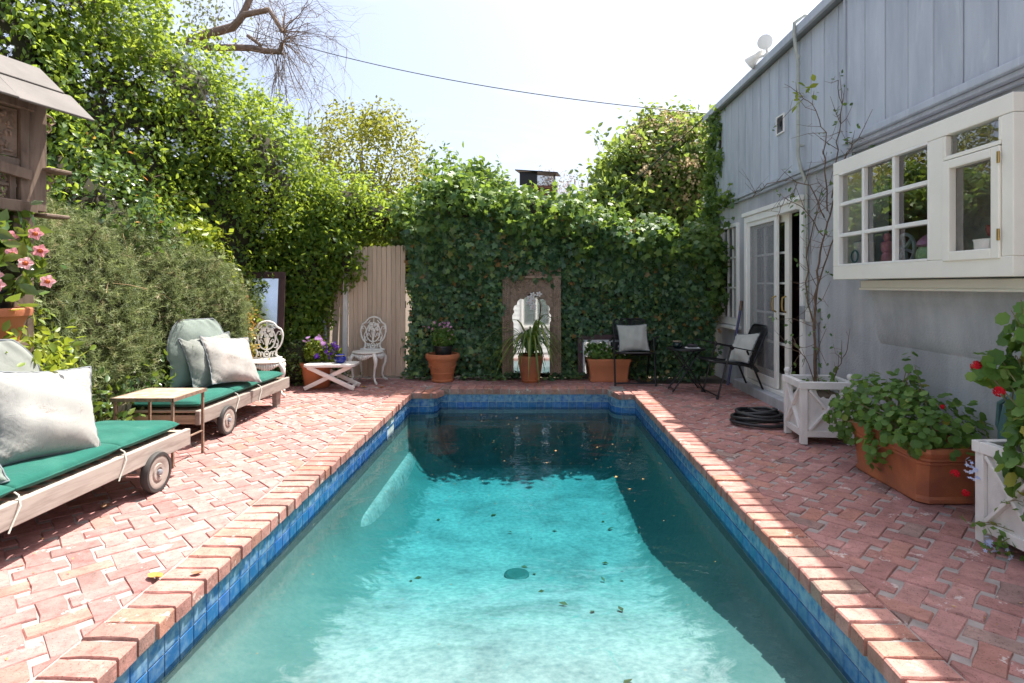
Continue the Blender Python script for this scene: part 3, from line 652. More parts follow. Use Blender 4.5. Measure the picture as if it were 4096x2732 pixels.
# far window: three by three panes
wn = thing('window', None, None, (HX, 7.865, 1.41)); wn.parent = house; wn.matrix_parent_inverse = Matrix.Translation((HX, 5, 0)).inverted()
def wpart(par, org, b, name, mat, bevel=0.0): b.v = [(x - org[0], y - org[1], z - org[2]) for x, y, z in b.v]; return b.build(name, mat, par, bevel=bevel)
O = (HX, 7.865, 1.41); b = MB()
for c, d in (((HX - .005, 7.565, 1.41), (.06, .05, 1.34)), ((HX - .005, 8.165, 1.41), (.06, .05, 1.34)), ((HX - .005, 7.865, 2.055), (.06, .55, .05)), ((HX - .005, 7.865, .79), (.06, .55, .09))): b.box(c, d)
wpart(wn, O, b, 'frame', M['white_paint'], .004)
b = MB(); b.box((HX - .035, 7.865, .715), (.13, .78, .04)); wpart(wn, O, b, 'sill', M['white_paint'], .004)
for k in (1, 2):
    b = MB(); b.box((HX, 7.59 + .55 * k / 3, 1.43), (.03, .022, 1.2)); wpart(wn, O, b, 'muntin', M['white_paint'])
    b = MB(); b.box((HX - .003, 7.865, .835 + 1.195 * k / 3), (.03, .55, .022)); wpart(wn, O, b, 'muntin', M['white_paint'])
for i in range(3):
    for j in range(3):
        b = MB(); b.box((HX + .008, 7.59 + .55 * (i + .5) / 3, .835 + 1.195 * (j + .5) / 3), (.004, .17, .385)); wpart(wn, O, b, 'pane', M['glass_dark'])
b = MB(); b.box((HX + .35, 7.865, 1.4), (.02, .8, 1.6)); wpart(wn, O, b, 'blind', mat_plain('dark_blind', (.05, .04, .035), .8))
# white trim post at the far corner
b = MB(); b.box((HX - .02, 8.62, .95), (.07, .09, 2.4)); hp(b, 'corner_post', M['white_paint'], bevel=.004)
# sliding door: frame, screen panel, glazed panel pushed half open
O = (HX, 6.465, .1); dr = thing('sliding_door', None, None, O); dr.parent = house; dr.matrix_parent_inverse = Matrix.Translation((HX, 5, 0)).inverted()
b = MB()
for c, d in (((HX - .01, 7.165, 1.1), (.12, .07, 2.0)), ((HX + .01, 5.765, 1.1), (.08, .07, 2.0)), ((HX - .01, 6.465, 2.06), (.12, 1.33, .08)), ((HX - .01, 6.465, .12), (.12, 1.33, .04))): b.box(c, d)
wpart(dr, O, b, 'frame', M['white_paint'], .005)
b = MB(); b.box((HX - .055, 6.465, 2.125), (.06, 1.55, .05)); wpart(dr, O, b, 'head_trim', M['white_paint'], .004)
sp = MB()
for c, d in (((HX - .04, 7.10, 1.09), (.03, .06, 1.88)), ((HX - .04, 6.31, 1.09), (.03, .07, 1.88)), ((HX - .04, 6.705, 2.0), (.03, .72, .06)), ((HX - .04, 6.705, .2), (.03, .72, .10))): sp.box(c, d)
b = MB(); b.box((HX + .12, 6.85, 1.1), (.01, .45, 1.7)); wpart(dr, O, b, 'curtain', mat_plain('net_curtain', (.55, .52, .48), .9))
sp = wpart(dr, O, sp, 'screen_panel', M['white_paint'], .004)
b = MB(); b.box((HX - .042, 6.705, 1.11), (.003, .72, 1.72)); wpart(dr, O, b, 'screen_mesh', M['screen'])
gp = MB()
for c, d in (((HX + .025, 7.09, 1.09), (.035, .09, 1.9)), ((HX + .025, 6.17, 1.09), (.035, .10, 1.9)), ((HX + .025, 6.63, 1.99), (.035, .82, .09)), ((HX + .025, 6.63, .22), (.035, .82, .16))): gp.box(c, d)
gp = wpart(dr, O, gp, 'glazed_panel', M['cream_paint'], .004)
for k in (1, 2):
    b = MB(); b.box((HX + .022, 6.22 + .825 * k / 3, 1.12), (.025, .022, 1.64)); wpart(dr, O, b, 'muntin', M['white_paint'])
for k in range(1, 5):
    b = MB(); b.box((HX + .019, 6.63, .30 + 1.645 * k / 5), (.025, .82, .022)); wpart(dr, O, b, 'muntin', M['white_paint'])
for i in range(3):
    for j in range(5):
        b = MB(); b.box((HX + .033, 6.22 + .825 * (i + .5) / 3, .30 + 1.645 * (j + .5) / 5), (.004, .255, .31)); wpart(dr, O, b, 'pane', M['glass_dark'])
for yy in (6.17, 6.29):
    b = MB(); x = HX - .02 if yy < 6.2 else HX - .075; b.tube([(x + .02, yy, .98), (x - .02, yy, 1.0), (x - .025, yy, 1.06), (x - .02, yy, 1.13), (x + .02, yy, 1.15)], .009, 8); wpart(dr, O, b, 'handle', M['brass'])
b = MB(); b.box((HX - .07, 6.46, .035), (.20, 1.7, .13)); hp(b, 'door_step', M['stucco'], bevel=.01)
# garden window that stands out from the wall
BX = 2.46; O = (BX, 3.82, 1.32); bw = thing('garden_window', None, None, O); bw.parent = house; bw.matrix_parent_inverse = Matrix.Translation((HX, 5, 0)).inverted()
b = MB(); cr = M['cream_paint']
for c, d in (((BX, 3.815, 2.195), (.06, 1.75, .10)), ((BX, 3.815, 1.365), (.06, 1.75, .105)), ((BX, 4.655, 1.78), (.06, .07, .725)), ((BX, 3.50, 1.78), (.062, .12, .725)), ((BX, 2.975, 1.78), (.06, .075, .725))): b.box(c, d)
wpart(bw, O, b, 'frame', cr, .005)
b = MB(); b.box((2.58, 4.675, 1.78), (.18, .03, .93)); b.box((2.58, 2.955, 1.78), (.18, .03, .93)); b.box((2.58, 3.815, 2.225), (.18, 1.69, .03)); wpart(bw, O, b, 'side_panel', cr)
b = MB(); b.box((2.60, 3.815, 1.385), (.22, 1.69, .03)); wpart(bw, O, b, 'shelf', cr)
b = MB(); b.box((2.63, 3.72, 1.275), (.14, 1.62, .06)); b.box((2.625, 3.72, 1.24), (.15, 1.63, .018)); wpart(bw, O, b, 'sill', cr, .006)
YS = [(4.605, 4.295), (4.265, 3.935), (3.905, 3.575)]; ZS = [(1.43, 1.645), (1.672, 1.888), (1.915, 2.13)]
sh = MB()
sh.box((BX - .012, 4.612, 1.78), (.04, .016, .72)); sh.box((BX - .012, 3.566, 1.78), (.04, .016, .72)); sh.box((BX - .012, 4.09, 2.138), (.04, 1.03, .016)); sh.box((BX - .012, 4.09, 1.424), (.04, 1.03, .016))
wpart(bw, O, sh, 'sash', M['white_paint'], .003)
for yy in (4.28, 3.92):
    b = MB(); b.box((BX - .008, yy, 1.78), (.034, .03, .70)); wpart(bw, O, b, 'muntin', M['white_paint'], .004)
for zz in (1.6585, 1.9015):
    b = MB(); b.box((BX - .005, 4.09, zz), (.034, 1.03, .028)); wpart(bw, O, b, 'muntin', M['white_paint'], .004)
for y1, y0 in YS:
    for z0, z1 in ZS:
        b = MB(); b.box((BX + .01 + random.uniform(-.002, .002), (y0 + y1) / 2, (z0 + z1) / 2), (.004, y1 - y0 + .02, z1 - z0 + .02), (0, random.uniform(-.012, .012), random.uniform(-.012, .012))); wpart(bw, O, b, 'pane', M['glass'])
cs = MB()
for c, d in (((BX - .018, 3.405, 1.70), (.045, .055, .585)), ((BX - .018, 3.045, 1.70), (.045, .055, .585)), ((BX - .018, 3.225, 1.967), (.045, .305, .05)), ((BX - .018, 3.225, 1.435), (.045, .305, .055))): cs.box(c, d)
cs = wpart(bw, O, cs, 'casement', cr, .005)
b = MB(); b.box((BX + .005, 3.225, 1.70), (.004, .31, .49)); wpart(bw, O, b, 'pane', M['glass'])
b = MB(); b.box((BX - .014, 3.225, 2.01), (.036, .42, .022)); b.box((BX - .014, 3.425, 2.08), (.036, .02, .12)); b.box((BX - .014, 3.02, 2.08), (.036, .02, .12)); wpart(bw, O, b, 'transom', cr, .003)
b = MB(); b.box((BX + .005, 3.225, 2.085), (.004, .4, .14)); wpart(bw, O, b, 'pane', M['glass'])
for zz in (1.50, 1.90):
    b = MB(); b.tube([(BX - .045, 3.015, zz), (BX - .045, 3.015, zz + .06)], .007, 8); wpart(bw, O, b, 'hinge', M['brass'])
# stucco corbel under the garden window
b = MB(); prof = [(0, 0.0), (.03, .02), (.06, .06), (.085, .12), (.10, .19), (.115, .235), (.135, .245), (.135, .30)]
pts = [(HX + .02, 1.24 - .42)] + [(HX - p[0] * .5, 1.24 - .42 + p[1] * 1.38) for p in prof] + [(HX + .02, 1.235)]
vs = [(x, 4.50, z) for x, z in pts] + [(x, 1.6, z) for x, z in pts]; k = len(pts)
b.add(vs, [tuple(range(k - 1, -1, -1)), tuple(range(k, 2 * k))] + [(i, (i + 1) % k, k + (i + 1) % k, k + i) for i in range(k)]); hp(b, 'corbel', M['stucco'], True)
# fittings on the wall
def single(name, label, cat, b, mat, smooth=True, bevel=0.0, org=None, group=None):
    zs = [p[2] for p in b.v]; xs = [p[0] for p in b.v]; ys = [p[1] for p in b.v]
    o = org or ((min(xs) + max(xs)) / 2, (min(ys) + max(ys)) / 2, min(zs)); b.v = [(x - o[0], y - o[1], z - o[2]) for x, y, z in b.v]
    r = b.build(name, mat, None, smooth, bevel, loc=o); return tag(r, label, cat, group)
b = MB(); x = HX - .105
b.tube([(HX + .1, 5.62, 3.83), (HX - .06, 5.63, 3.87), (x - .045, 5.64, 3.80), (x - .045, 5.65, 3.70), (x - .02, 5.66, 3.55), (x, 5.66, 3.4), (x, 5.66, 2.52), (x + .03, 5.66, 2.38), (HX - .025, 5.66, 2.26), (HX - .02, 5.66, 1.04)], .017, 10)
for zz in (3.40, 3.46): b.tube([(x, 5.66, zz), (x, 5.66, zz + .035)], .02, 10)
for zz in (2.0, 2.62, 3.1): b.box((x + .03 if zz > 2.3 else HX - .012, 5.66, zz), (.04, .05, .015))
single('conduit_pipe', 'grey conduit pipe running up the wall and bending over the roof edge', 'pipe', b, M['conduit'])
el = thing('outlet_box', 'grey electrical box with white outlet cover beside the rose stems', 'outlet', (HX - .03, 5.48, .92))
b = MB(); b.box((0, 0, .06), (.06, .10, .125)); b.build('box', M['grey_plastic'], el, bevel=.006)
b = MB(); b.box((-.045, .03, .065), (.03, .085, .125)); b.build('cover', mat_plain('outlet_white', (.75, .73, .68), .4), el, bevel=.006)
b = MB(); b.tube([(.01, -.02, 0), (.01, -.02, -.85)], .016, 8); b.build('pipe', M['galv'], el)
b = MB(); b.box((HX - .03, 5.70, 1.0), (.05, .09, .13)); single('junction_box', 'small grey junction box at the foot of the conduit', 'electrical box', b, M['grey_plastic'], bevel=.006)
sp_ = thing('wall_speaker', 'small square speaker grille with white rim set in the siding', 'speaker', (HX - .045, 6.2, 2.88))
b = MB()
for c, d in (((0, 0, .0), (.02, .19, .015)), ((0, 0, .185), (.02, .19, .015)), ((0, -.0875, .0925), (.02, .015, .17)), ((0, .0875, .0925), (.02, .015, .17))): b.box(c, d)
b.build('rim', M['white_paint'], sp_); b = MB(); b.box((.004, 0, .0925), (.008, .16, .17)); b.build('back_plate', M['black_plastic'], sp_)
Mx = Matrix.Rotation(rad(-90), 3, 'Y')
b = MB(); b.lathe([(.06, 0), (.062, .006), (.05, .004), (.02, -.002), (0, .004)], 20, (0, -.01, .10), Mx); b.build('cone', M['rubber'], sp_, True)
b = MB(); b.lathe([(.018, 0), (.018, .005), (0, .007)], 12, (0, .055, .15), Mx); b.build('tweeter', M['rubber'], sp_, True)
fl = thing('floodlight', 'pair of white floodlights clamped on the roof edge against the sky', 'floodlight', (HX - .06, 6.5, 3.79))
b = MB(); b.box((0, 0, .03), (.06, .10, .06)); b.build('base', M['white_paint'], fl, bevel=.008)
for dy, dx, dz, lens in ((-.10, -.06, .13, 1), (.17, -.10, .05, 0)):
    ax = Vector((-.5, -.85, -.12)).normalized() if lens else Vector((-.6, .55, -.5)).normalized(); Mq = ax.to_track_quat('Z', 'Y').to_matrix()
    b = MB(); b.lathe([(.025, -.14), (.04, -.12), (.045, -.06), (.075, .03), (.08, .06), (.075, .062)], 18, (dx, dy, dz), Mq); sh_ = b.build('lamp_shade', M['white_paint'], fl, True)
    b = MB(); b.lathe([(.073, .045), (.05, .055), (0, .058)], 18, (dx, dy, dz), Mq); b.build('lens', mat_plain('lamp_lens', (.5, .49, .46), .3), sh_, True)
    b = MB(); b.tube([(0, 0, .05), (dx, dy, dz)], .014, 8); b.build('arm', M['white_paint'], fl, True)
b = MB(); b.box((HX - .10, 8.5, 2.44), (.16, .12, .05)); b.box((HX - .10, 8.5, 2.49), (.2, .09, .07), (0, .3, 0)); single('eave_lamp', 'small cream box lamp among ivy at the far corner of the house', 'lamp', b, M['cream_paint'], False, .01)
b = MB(); b.tube([(2.50, 7.40, .0), (2.665, 7.415, .95)], .016, 10); bp = single('broom_pole', 'long blue pole leaning on the wall beside the sliding door', 'pole', b, mat_plain('blue_pole', (.10, .10, .22), .4))
b = MB(); b.tube([(2.665 - 2.583, .005, .95), (2.68 - 2.583, .008, 1.07)], .019, 10); b.build('grip', M['rust'], bp, True)
# overhead wires
def wire(name, label, a, c, sag, r=.0075):
    a, c = Vector(a), Vector(c); pts = [a.lerp(c, t / 24) - Vector((0, 0, sag * 4 * (t / 24) * (1 - t / 24))) for t in range(25)]; b = MB(); b.tube(pts, r, 6); return single(name, label, 'cable', b, M['black_plastic'])
wire('power_cable', 'thin dark cable sagging across the sky from the bare tree to the roof', (-6.2, 12.4, 6.75), (2.64, 8.62, 3.80), .25)
wire('service_cable', 'dark cable slanting down from the roof corner in front of the flowering tree', (2.62, 8.66, 3.80), (.85, 9.3, 2.25), .04)
# things on the garden window shelf
zs_ = 1.40
def vessel(name, label, cat, prof, loc, mat, n=24):
    b = MB(); b.lathe(prof, n); o = b.build(name, mat, None, True, loc=loc); return tag(o, label, cat)
c_ = vessel('canister', 'white ceramic canister with painted wreath behind the lowest far pane', 'canister', [(.07, 0), (.075, .01), (.075, .17), (.08, .18), (.08, .195), (.03, .215), (.025, .23), (0, .235)], (2.575, 4.50, zs_), mat_plain('ceramic_white', (.62, .58, .58), .2, var=.03))
b = MB(); a_ = [(-.076, .045 * math.cos(t * .42), .09 + .045 * math.sin(t * .42)) for t in range(15)]; b.tube(a_, .006, 6, True); b.build('wreath', mat_plain('wreath', (.07, .2, .22), .4), c_)
vessel('pepper_mill', 'pink pepper mill with yellow knob behind the window', 'pepper mill', [(.035, 0), (.045, .02), (.04, .07), (.03, .10), (.042, .12), (.04, .17), (.02, .185), (.02, .19), (.028, .21), (.02, .235), (0, .24)], (2.55, 4.17, zs_), mat_plain('pink_ceramic', (.55, .16, .25), .25, c2=(.5, .2, .22)))
gr = thing('spoked_ornament', 'grey iron spoked wheel standing behind the window', 'ornament', (2.56, 3.99, zs_))
b = MB(); R_ = .10; b.tube([(0, R_ * math.cos(t * .314), .115 + R_ * math.sin(t * .314)) for t in range(20)], .012, 8, True)
b.build('wheel', M['galv'], gr, True)
for k in range(3):
    b = MB(); a = k * math.pi / 3 + .3; b.bar((0, -R_ * math.cos(a), .115 - R_ * math.sin(a)), (0, R_ * math.cos(a), .115 + R_ * math.sin(a)), .014, .02, (1, 0, 0)); b.build('spoke', M['galv'], gr)
b = MB(); b.box((.04, 0, .02), (.06, .12, .04)); b.build('base', M['galv'], gr)
mj = thing('mushroom_jar', 'green ribbed jar with pink mushroom lid behind the window', 'jar', (2.57, 3.72, zs_))
b = MB(); n_ = 40
prof = [(.06, 0), (.085, .015), (.097, .05), (.09, .09), (.075, .115)]; vs = []
for r_, z_ in prof:
    for k in range(n_): a = 2 * math.pi * k / n_; q = r_ * (1 + .05 * math.cos(a * 10)); vs.append((q * math.cos(a), q * math.sin(a), z_))
b.add(vs, [(i * n_ + k, i * n_ + (k + 1) % n_, (i + 1) * n_ + (k + 1) % n_, (i + 1) * n_ + k) for i in range(4) for k in range(n_)]); b.build('body', mat_plain('celadon', (.34, .50, .24), .2), mj, True, ang=60)
b = MB(); b.lathe([(.08, .112), (.098, .125), (.09, .15), (.06, .18), (.03, .20), (.0, .205)], 28); lid = b.build('lid', mat_plain('pink_lid', (.45, .16, .28), .2), mj, True)
b = MB(); b.ball((0, 0, .222), .022, 12, 8, .1); b.build('knob', mat_plain('green_knob', (.10, .2, .07), .3), mj, True)
bo = thing('dish_bowl', 'white bowl piled with crockery behind the casement pane', 'bowl', (2.58, 3.19, zs_))
b = MB(); b.lathe([(.10, 0), (.125, .01), (.13, .11), (.135, .12), (.125, .12), (.12, .03), (0, .03)], 28); b.build('bowl', mat_plain('white_china', (.66, .64, .60), .15, var=.02), bo, True)
for k, (dx, dy, dz, rx, cc) in enumerate(((0, .05, .14, .9, (.62, .6, .57)), (.02, -.05, .13, -.8, (.6, .58, .55)), (-.05, .0, .13, .4, (.5, .08, .12)), (.03, .0, .16, 1.3, (.6, .6, .6)))):
    b = MB(); b.lathe([(.03, 0), (.05, .02), (.065, .05), (.06, .05), (.045, .022), (0, .006)], 18); b.build('cup', mat_plain('china%d' % k, cc, .2), bo, True, loc=(dx, dy, dz), rot=(rx, .3, 0))
b = MB(); b.bar((-.02, -.07, .1), (0, -.09, .27), .02, .008); b.build('green_handle', mat_plain('green_handle', (.06, .42, .05), .4), bo)
# white clapboard house behind the viewer, seen only in the mirrors
wh = thing('white_house', 'white clapboard house wall reflected in the garden mirrors', 'house', (0, -4, 0))
b = MB(); b.box((0, -.3, 1.9), (11, .5, 4.0)); b.build('wall', mat_plain('white_wall', (.72, .72, .70), .7), wh)
for k in range(24):
    b = MB(); b.box((0, -.035, .1 + k * .16), (11, .018, .17), (rad(4), 0, 0)); b.build('clapboard', mat_plain('clapboard', (.74, .74, .72), .6) if k == 0 else bpy.data.materials['clapboard'], wh)
for xx in (-2.6, .2, 2.4):
    b = MB()
    for c, d in (((xx, 0, 2.1), (1.0, .08, .09)), ((xx, 0, .9), (1.0, .10, .09)), ((xx - .47, 0, 1.5), (.08, .08, 1.12)), ((xx + .47, 0, 1.5), (.08, .08, 1.12)), ((xx, .0, 1.5), (.05, .06, 1.12))): b.box(c, d)
    f_ = b.build('window', M['white_paint'], wh); b = MB(); b.box((xx, -.005, 1.5), (.86, .02, 1.1)); b.build('pane', M['glass_dark'], f_)
# ---------------------------------------------------------------- loungers
def lounger(label, y0, y1, xo, wd, wheel_y, leg_ys, seams, zt=.30):
    """teak lounger lying along y; xo is the outer face of its pool-side rail"""
    cy = (y0 + y1) / 2; t = thing('sun_lounger', label, 'sun lounger', (xo - wd / 2, cy, 0), 0, 'teak sun loungers')
    ln = y1 - y0; hw = wd / 2
    for sx in (-1, 1):
        b = MB(); b.box((sx * (hw - .018), 0, zt - .055), (.036, ln, .11)); b.build('rail', M['teak'], t, bevel=.005)
    for sy in (-1, 1):
        b = MB(); b.box((0, sy * (ln / 2 - .05), zt - .075), (wd - .08, .03, .07)); b.build('end_rail', M['teak_x'], t, bevel=.004)
    k = int(ln / .085)
    for i in range(k):
        b = MB(); b.box((0, -ln / 2 + .06 + (ln - .12) * i / (k - 1), zt - .012), (wd - .078, .055, .018), ch=.003); b.build('slat', M['teak_x'], t)
    for sx in (-1, 1):
        for ly in leg_ys:
            b = MB(); P = [(-.045, 0), (.04, 0), (.05, .14), (.075, zt - .10), (-.075, zt - .10), (-.055, .14)]
            Mr = Matrix(((0, 0, 1), (1, 0, 0), (0, 1, 0))); b.prism(P, .05, Mr, (sx * (hw - .075) - .025, ly - cy, 0)); b.build('leg', M['teak'], t, bevel=.004)
        b = MB(); Mr = Matrix(((0, 0, 1), (1, 0, 0), (0, 1, 0)))
        b.prism([(-.05, .10), (.05, .10), (.09, zt - .10), (-.12, zt - .10)], .035, Mr, (sx * (hw - .045) - .0175, wheel_y - cy, 0)); b.build('wheel_bracket', M['teak'], t, bevel=.004)
        Mw = Matrix.Rotation(rad(90 * sx), 3, 'Y'); R_ = .122
        b = MB(); b.lathe([(R_ - .022, -.022), (R_ - .004, -.022), (R_, -.014), (R_, .014), (R_ - .004, .022), (R_ - .022, .022), (R_ - .022, -.022)], 36, (sx * (hw + .005), wheel_y - cy, R_), Mw, False); wh_ = b.build('wheel', M['rubber'], t, True)
        b = MB(); b.lathe([(0, -.018), (R_ - .02, -.018), (R_ - .02, .016), (R_ - .035, .020), (.055, .012), (.05, .02), (.03, .02), (.027, .014), (0, .014)], 32, (sx * (hw + .005), wheel_y - cy, R_), Mw); b.build('hub', M['teak'], wh_, True, ang=30)
        b = MB(); b.lathe([(.018, .012), (.018, .03), (.008, .034), (0, .034)], 12, (sx * (hw + .005), wheel_y - cy, R_), Mw); b.build('axle_cap', M['galv'], wh_, True)
    b = MB(); b.tube([(-hw, wheel_y - cy, .122), (hw, wheel_y - cy, .122)], .012, 8); b.build('axle', M['galv'], t)
    ed = [y0 + .05] + seams + [y1 - .07]
    for a, c in zip(ed[:-1], ed[1:]):
        cushion_pad('mattress_section', (0, (a + c) / 2 - cy, zt + .045), wd - .06, c - a + .012, .085, M['green_canvas'], t)
    for s_ in seams:
        for sx in (-1, 1):
            b = MB(); x0 = sx * (hw - .04); y_ = s_ - cy
            b.tube([(x0, y_, zt + .03), (x0 + sx * .03, y_ - .01, zt + .02), (x0 + sx * .055, y_ - .03, zt - .02), (x0 + sx * .05, y_ - .06, zt - .08), (x0 + sx * .055, y_ - .09, zt - .12)], .004, 6); b.build('tie_string', M['pale_cloth'], t, True)
    return t
def cushion_pad(name, c, wx, wy, th, mat, parent):
    """flat stuffed pad with rounded, slightly sagging edge and a seam"""
    n_ = 22; b = MB(); top = []; bot = []
    ph = random.uniform(0, 6)
    for i in range(n_ + 1):
        for j in range(n_ + 1):
            u, v = -1 + 2 * i / n_, -1 + 2 * j / n_; u_ = math.copysign(1 - (1 - abs(u)) ** 1.6, u); v_ = math.copysign(1 - (1 - abs(v)) ** 1.6, v)
            e = (1 - abs(u_) ** 5) * (1 - abs(v_) ** 5); h = th / 2 * e ** .38
            rr = 1 - .03 * (abs(u_) ** 6) * (abs(v_) ** 6); x, y = u_ * wx / 2 * rr, v_ * wy / 2 * rr
            wv = .006 * math.sin(x * 9 + ph) * math.sin(y * 11 + ph) * e
            top.append((c[0] + x, c[1] + y, c[2] + h + wv)); bot.append((c[0] + x, c[1] + y, c[2] - h * .9))
    w_ = n_ + 1; fs = []
    for i in range(n_):
        for j in range(n_): q = (i * w_ + j, (i + 1) * w_ + j, (i + 1) * w_ + j + 1, i * w_ + j + 1); fs.append(q); fs.append(tuple(k + w_ * w_ for k in reversed(q)))
    b.add(top + bot, fs); o = b.build(name, mat, parent, True, ang=180)
    order = [(i, 0) for i in range(n_)] + [(n_, j) for j in range(n_)] + [(i, n_) for i in range(n_, 0, -1)] + [(0, j) for j in range(n_, 0, -1)]
    b = MB(); b.tube([Vector(top[i * w_ + j]) for i, j in order], .005, 6, True); b.build('piping', M['green_canvas'], o, True); return o
def pillow(label, cat, loc, normal, size, th, mat, roll=0.0, rounded=0.0, pipe=True, grp=None, sag=0.0):
    """scatter cushion; its face looks along normal, local y is up"""
    n_ = 26; zax = Vector(normal).normalized(); up = Vector((0, 0, 1)); yax = (up - zax * up.dot(zax)).normalized(); xax = yax.cross(zax)
    Mt = Matrix((xax, yax, zax)).transposed() @ Matrix.Rotation(roll, 3, 'Z')
    wx, wy = size; front = []; back = []; ph = random.uniform(0, 9); rim = {}
    for i in range(n_ + 1):
        for j in range(n_ + 1):
            u, v = -1 + 2 * i / n_, -1 + 2 * j / n_; u_ = math.copysign(1 - (1 - abs(u)) ** 1.4, u); v_ = math.copysign(1 - (1 - abs(v)) ** 1.4, v)
            e = max(0, (1 - u_ ** 2)) ** .62 * max(0, (1 - v_ ** 2)) ** .62
            if rounded and v_ > -.2:       # round the two upper corners
                k = (v_ + .2) / 1.2; u_ *= math.sqrt(max(0, 1 - (rounded * k) ** 2.6 * .8))
                ex = u_ * wx / 2; ey = v_ * wy / 2
            else: ex = u_ * wx / 2 * (1 - .09 * (1 - v_ ** 2) * abs(u_) ** 3); ey = v_ * wy / 2 * (1 - .09 * (1 - u_ ** 2) * abs(v_) ** 3)
            h = th / 2 * e * (1 - sag * v_); wv = .010 * e ** .5 * (math.sin(7 * u_ + 3 * v_ + ph) * math.sin(5 * v_ - 4 * u_ + ph)) + .006 * (1 - e) * math.sin(23 * (u_ + v_) + ph)
            front.append((ex, ey, h + wv)); back.append((ex, ey, -h + wv * .3))
            if i in (0, n_) or j in (0, n_): rim[(i, j)] = (ex, ey, wv * .6)
    w_ = n_ + 1; fs = []
    for i in range(n_):
        for j in range(n_): q = (i * w_ + j, (i + 1) * w_ + j, (i + 1) * w_ + j + 1, i * w_ + j + 1); fs.append(q); fs.append(tuple(k + w_ * w_ for k in reversed(q)))
    b = MB(); b.add([Mt @ Vector(p) for p in front + back], fs)
    t = thing('pillow', label, cat, loc, 0, grp); b.build('cover', mat, t, True, ang=180)
    if pipe:
        order = [(i, 0) for i in range(n_)] + [(n_, j) for j in range(n_)] + [(i, n_) for i in range(n_, 0, -1)] + [(0, j) for j in range(n_, 0, -1)]
        b = MB(); b.tube([Mt @ Vector(rim[k]) for k in order], .0055, 6, True); b.build('piping', M['piping'], t, True)
    return t
lounger('weathered teak lounger with green mattress and wheel, nearest the viewer', 1.95, 3.95, -2.30, .60, 3.58, [2.25], [2.645, 3.33])
lounger('farther teak lounger with green mattress, behind the little tile-topped table', 4.55, 6.25, -2.58, .62, 4.95, [6.10], [5.17, 5.60], .285)
pillow('big pale floral square pillow on the nearest lounger', 'pillow', (-2.54, 3.06, .60), (1, -.42, .40), (.48, .48), .18, M['floral'], roll=-.09, sag=.25)
pillow('round-topped grey cushion standing behind the big floral pillow', 'pillow', (-2.80, 2.92, .68), (1, -.55, .2), (.62, .62), .16, M['grey_cloth'], roll=-.05, rounded=.95)
pillow('sage cushion at the left edge of the nearest lounger', 'pillow', (-2.58, 2.46, .56), (1, -.5, .5), (.5, .46), .16, M['sage_cloth'], roll=.1)
pillow('soiled floral pillow tilted at the front of the farther lounger', 'pillow', (-2.74, 5.34, .585), (.84, -.42, .60), (.47, .48), .17, M['floral_soiled'], roll=-.12, sag=.2)
pillow('plain grey square pillow in the middle of the farther lounger', 'pillow', (-2.88, 5.28, .59), (.9, -.5, .42), (.48, .48), .15, M['grey_cloth'], roll=.06)
pillow('round-topped sage cushion standing against the rosemary on the farther lounger', 'pillow', (-3.00, 5.28, .66), (.9, -.5, .15), (.56, .60), .15, M['sage_cloth'], rounded=.95)
# tile-topped table between the loungers
tt = thing('tile_table', 'small rusty iron table with tiled top between the loungers', 'side table', (-2.68, 4.23, 0))
for sx in (-1, 1):
    for sy in (-1, 1):
        b = MB(); b.box((sx * .20, sy * .185, .235), (.016, .016, .47)); b.build('leg', M['rust'], tt)
b = MB()
for c, d in (((0, -.2, .475), (.43, .012, .025)), ((0, .2, .475), (.43, .012, .025)), ((-.215, 0, .475), (.012, .412, .025)), ((.215, 0, .475), (.012, .412, .025))): b.box(c, d)
b.build('rim', M['rust'], tt)
tm = mat_plain('marble_tile', (.50, .40, .31), .6, var=.2, scale=22, c2=(.36, .19, .12))
for i in range(3):
    for j in range(3):
        b = MB(); b.box((-.1385 + i * .1385, -.13 + j * .13, .482), (.134, .126, .012), ch=.002); b.build('tile', tm, tt)
for sx in (-.2, .2):
    b = MB(); b.tube([(sx, -.185, .17), (sx, .185, .17)], .007, 6); b.build('stretcher', M['rust'], tt)

# ---------------------------------------------------------------- carved wooden pavilion on posts, far left
hut = thing('carved_pavilion', 'weathered carved wooden pavilion with slate roof on a post at the left edge', 'pavilion', (-3.03, 3.62, 0), rad(80))
# local x runs along its front towards the far end, local -y faces the pool
HW = 1.15
b = MB(); b.box((-.04, .03, 2.06), (.11, .10, .68)); b.build('post', M['oldwood'], hut, bevel=.006)
b = MB(); b.box((-HW, .03, 2.06), (.11, .10, .68)); b.build('post', M['oldwood'], hut, bevel=.006)
b = MB(); b.box((-.06, .38, 2.06), (.10, .10, .68)); b.build('post', M['oldwood'], hut, bevel=.006)
for z, h, d in ((2.36, .08, .09), (1.985, .075, .05), (1.735, .07, .14)):
    b = MB(); b.box((-HW / 2 - .04, .01, z), (HW - .06, d, h), ch=.006); b.build('beam', M['oldwood'], hut)
b = MB(); b.bar((-.10, -.035, 1.93), (-1.0, -.035, 2.04), .06, .025, (0, 1, 0)); b.build('loose_batten', M['oldwood'], hut)
b = MB(); b.box((-.12, .0, 2.06), (.05, .05, .60)); b.build('jamb', M['oldwood'], hut, bevel=.004)
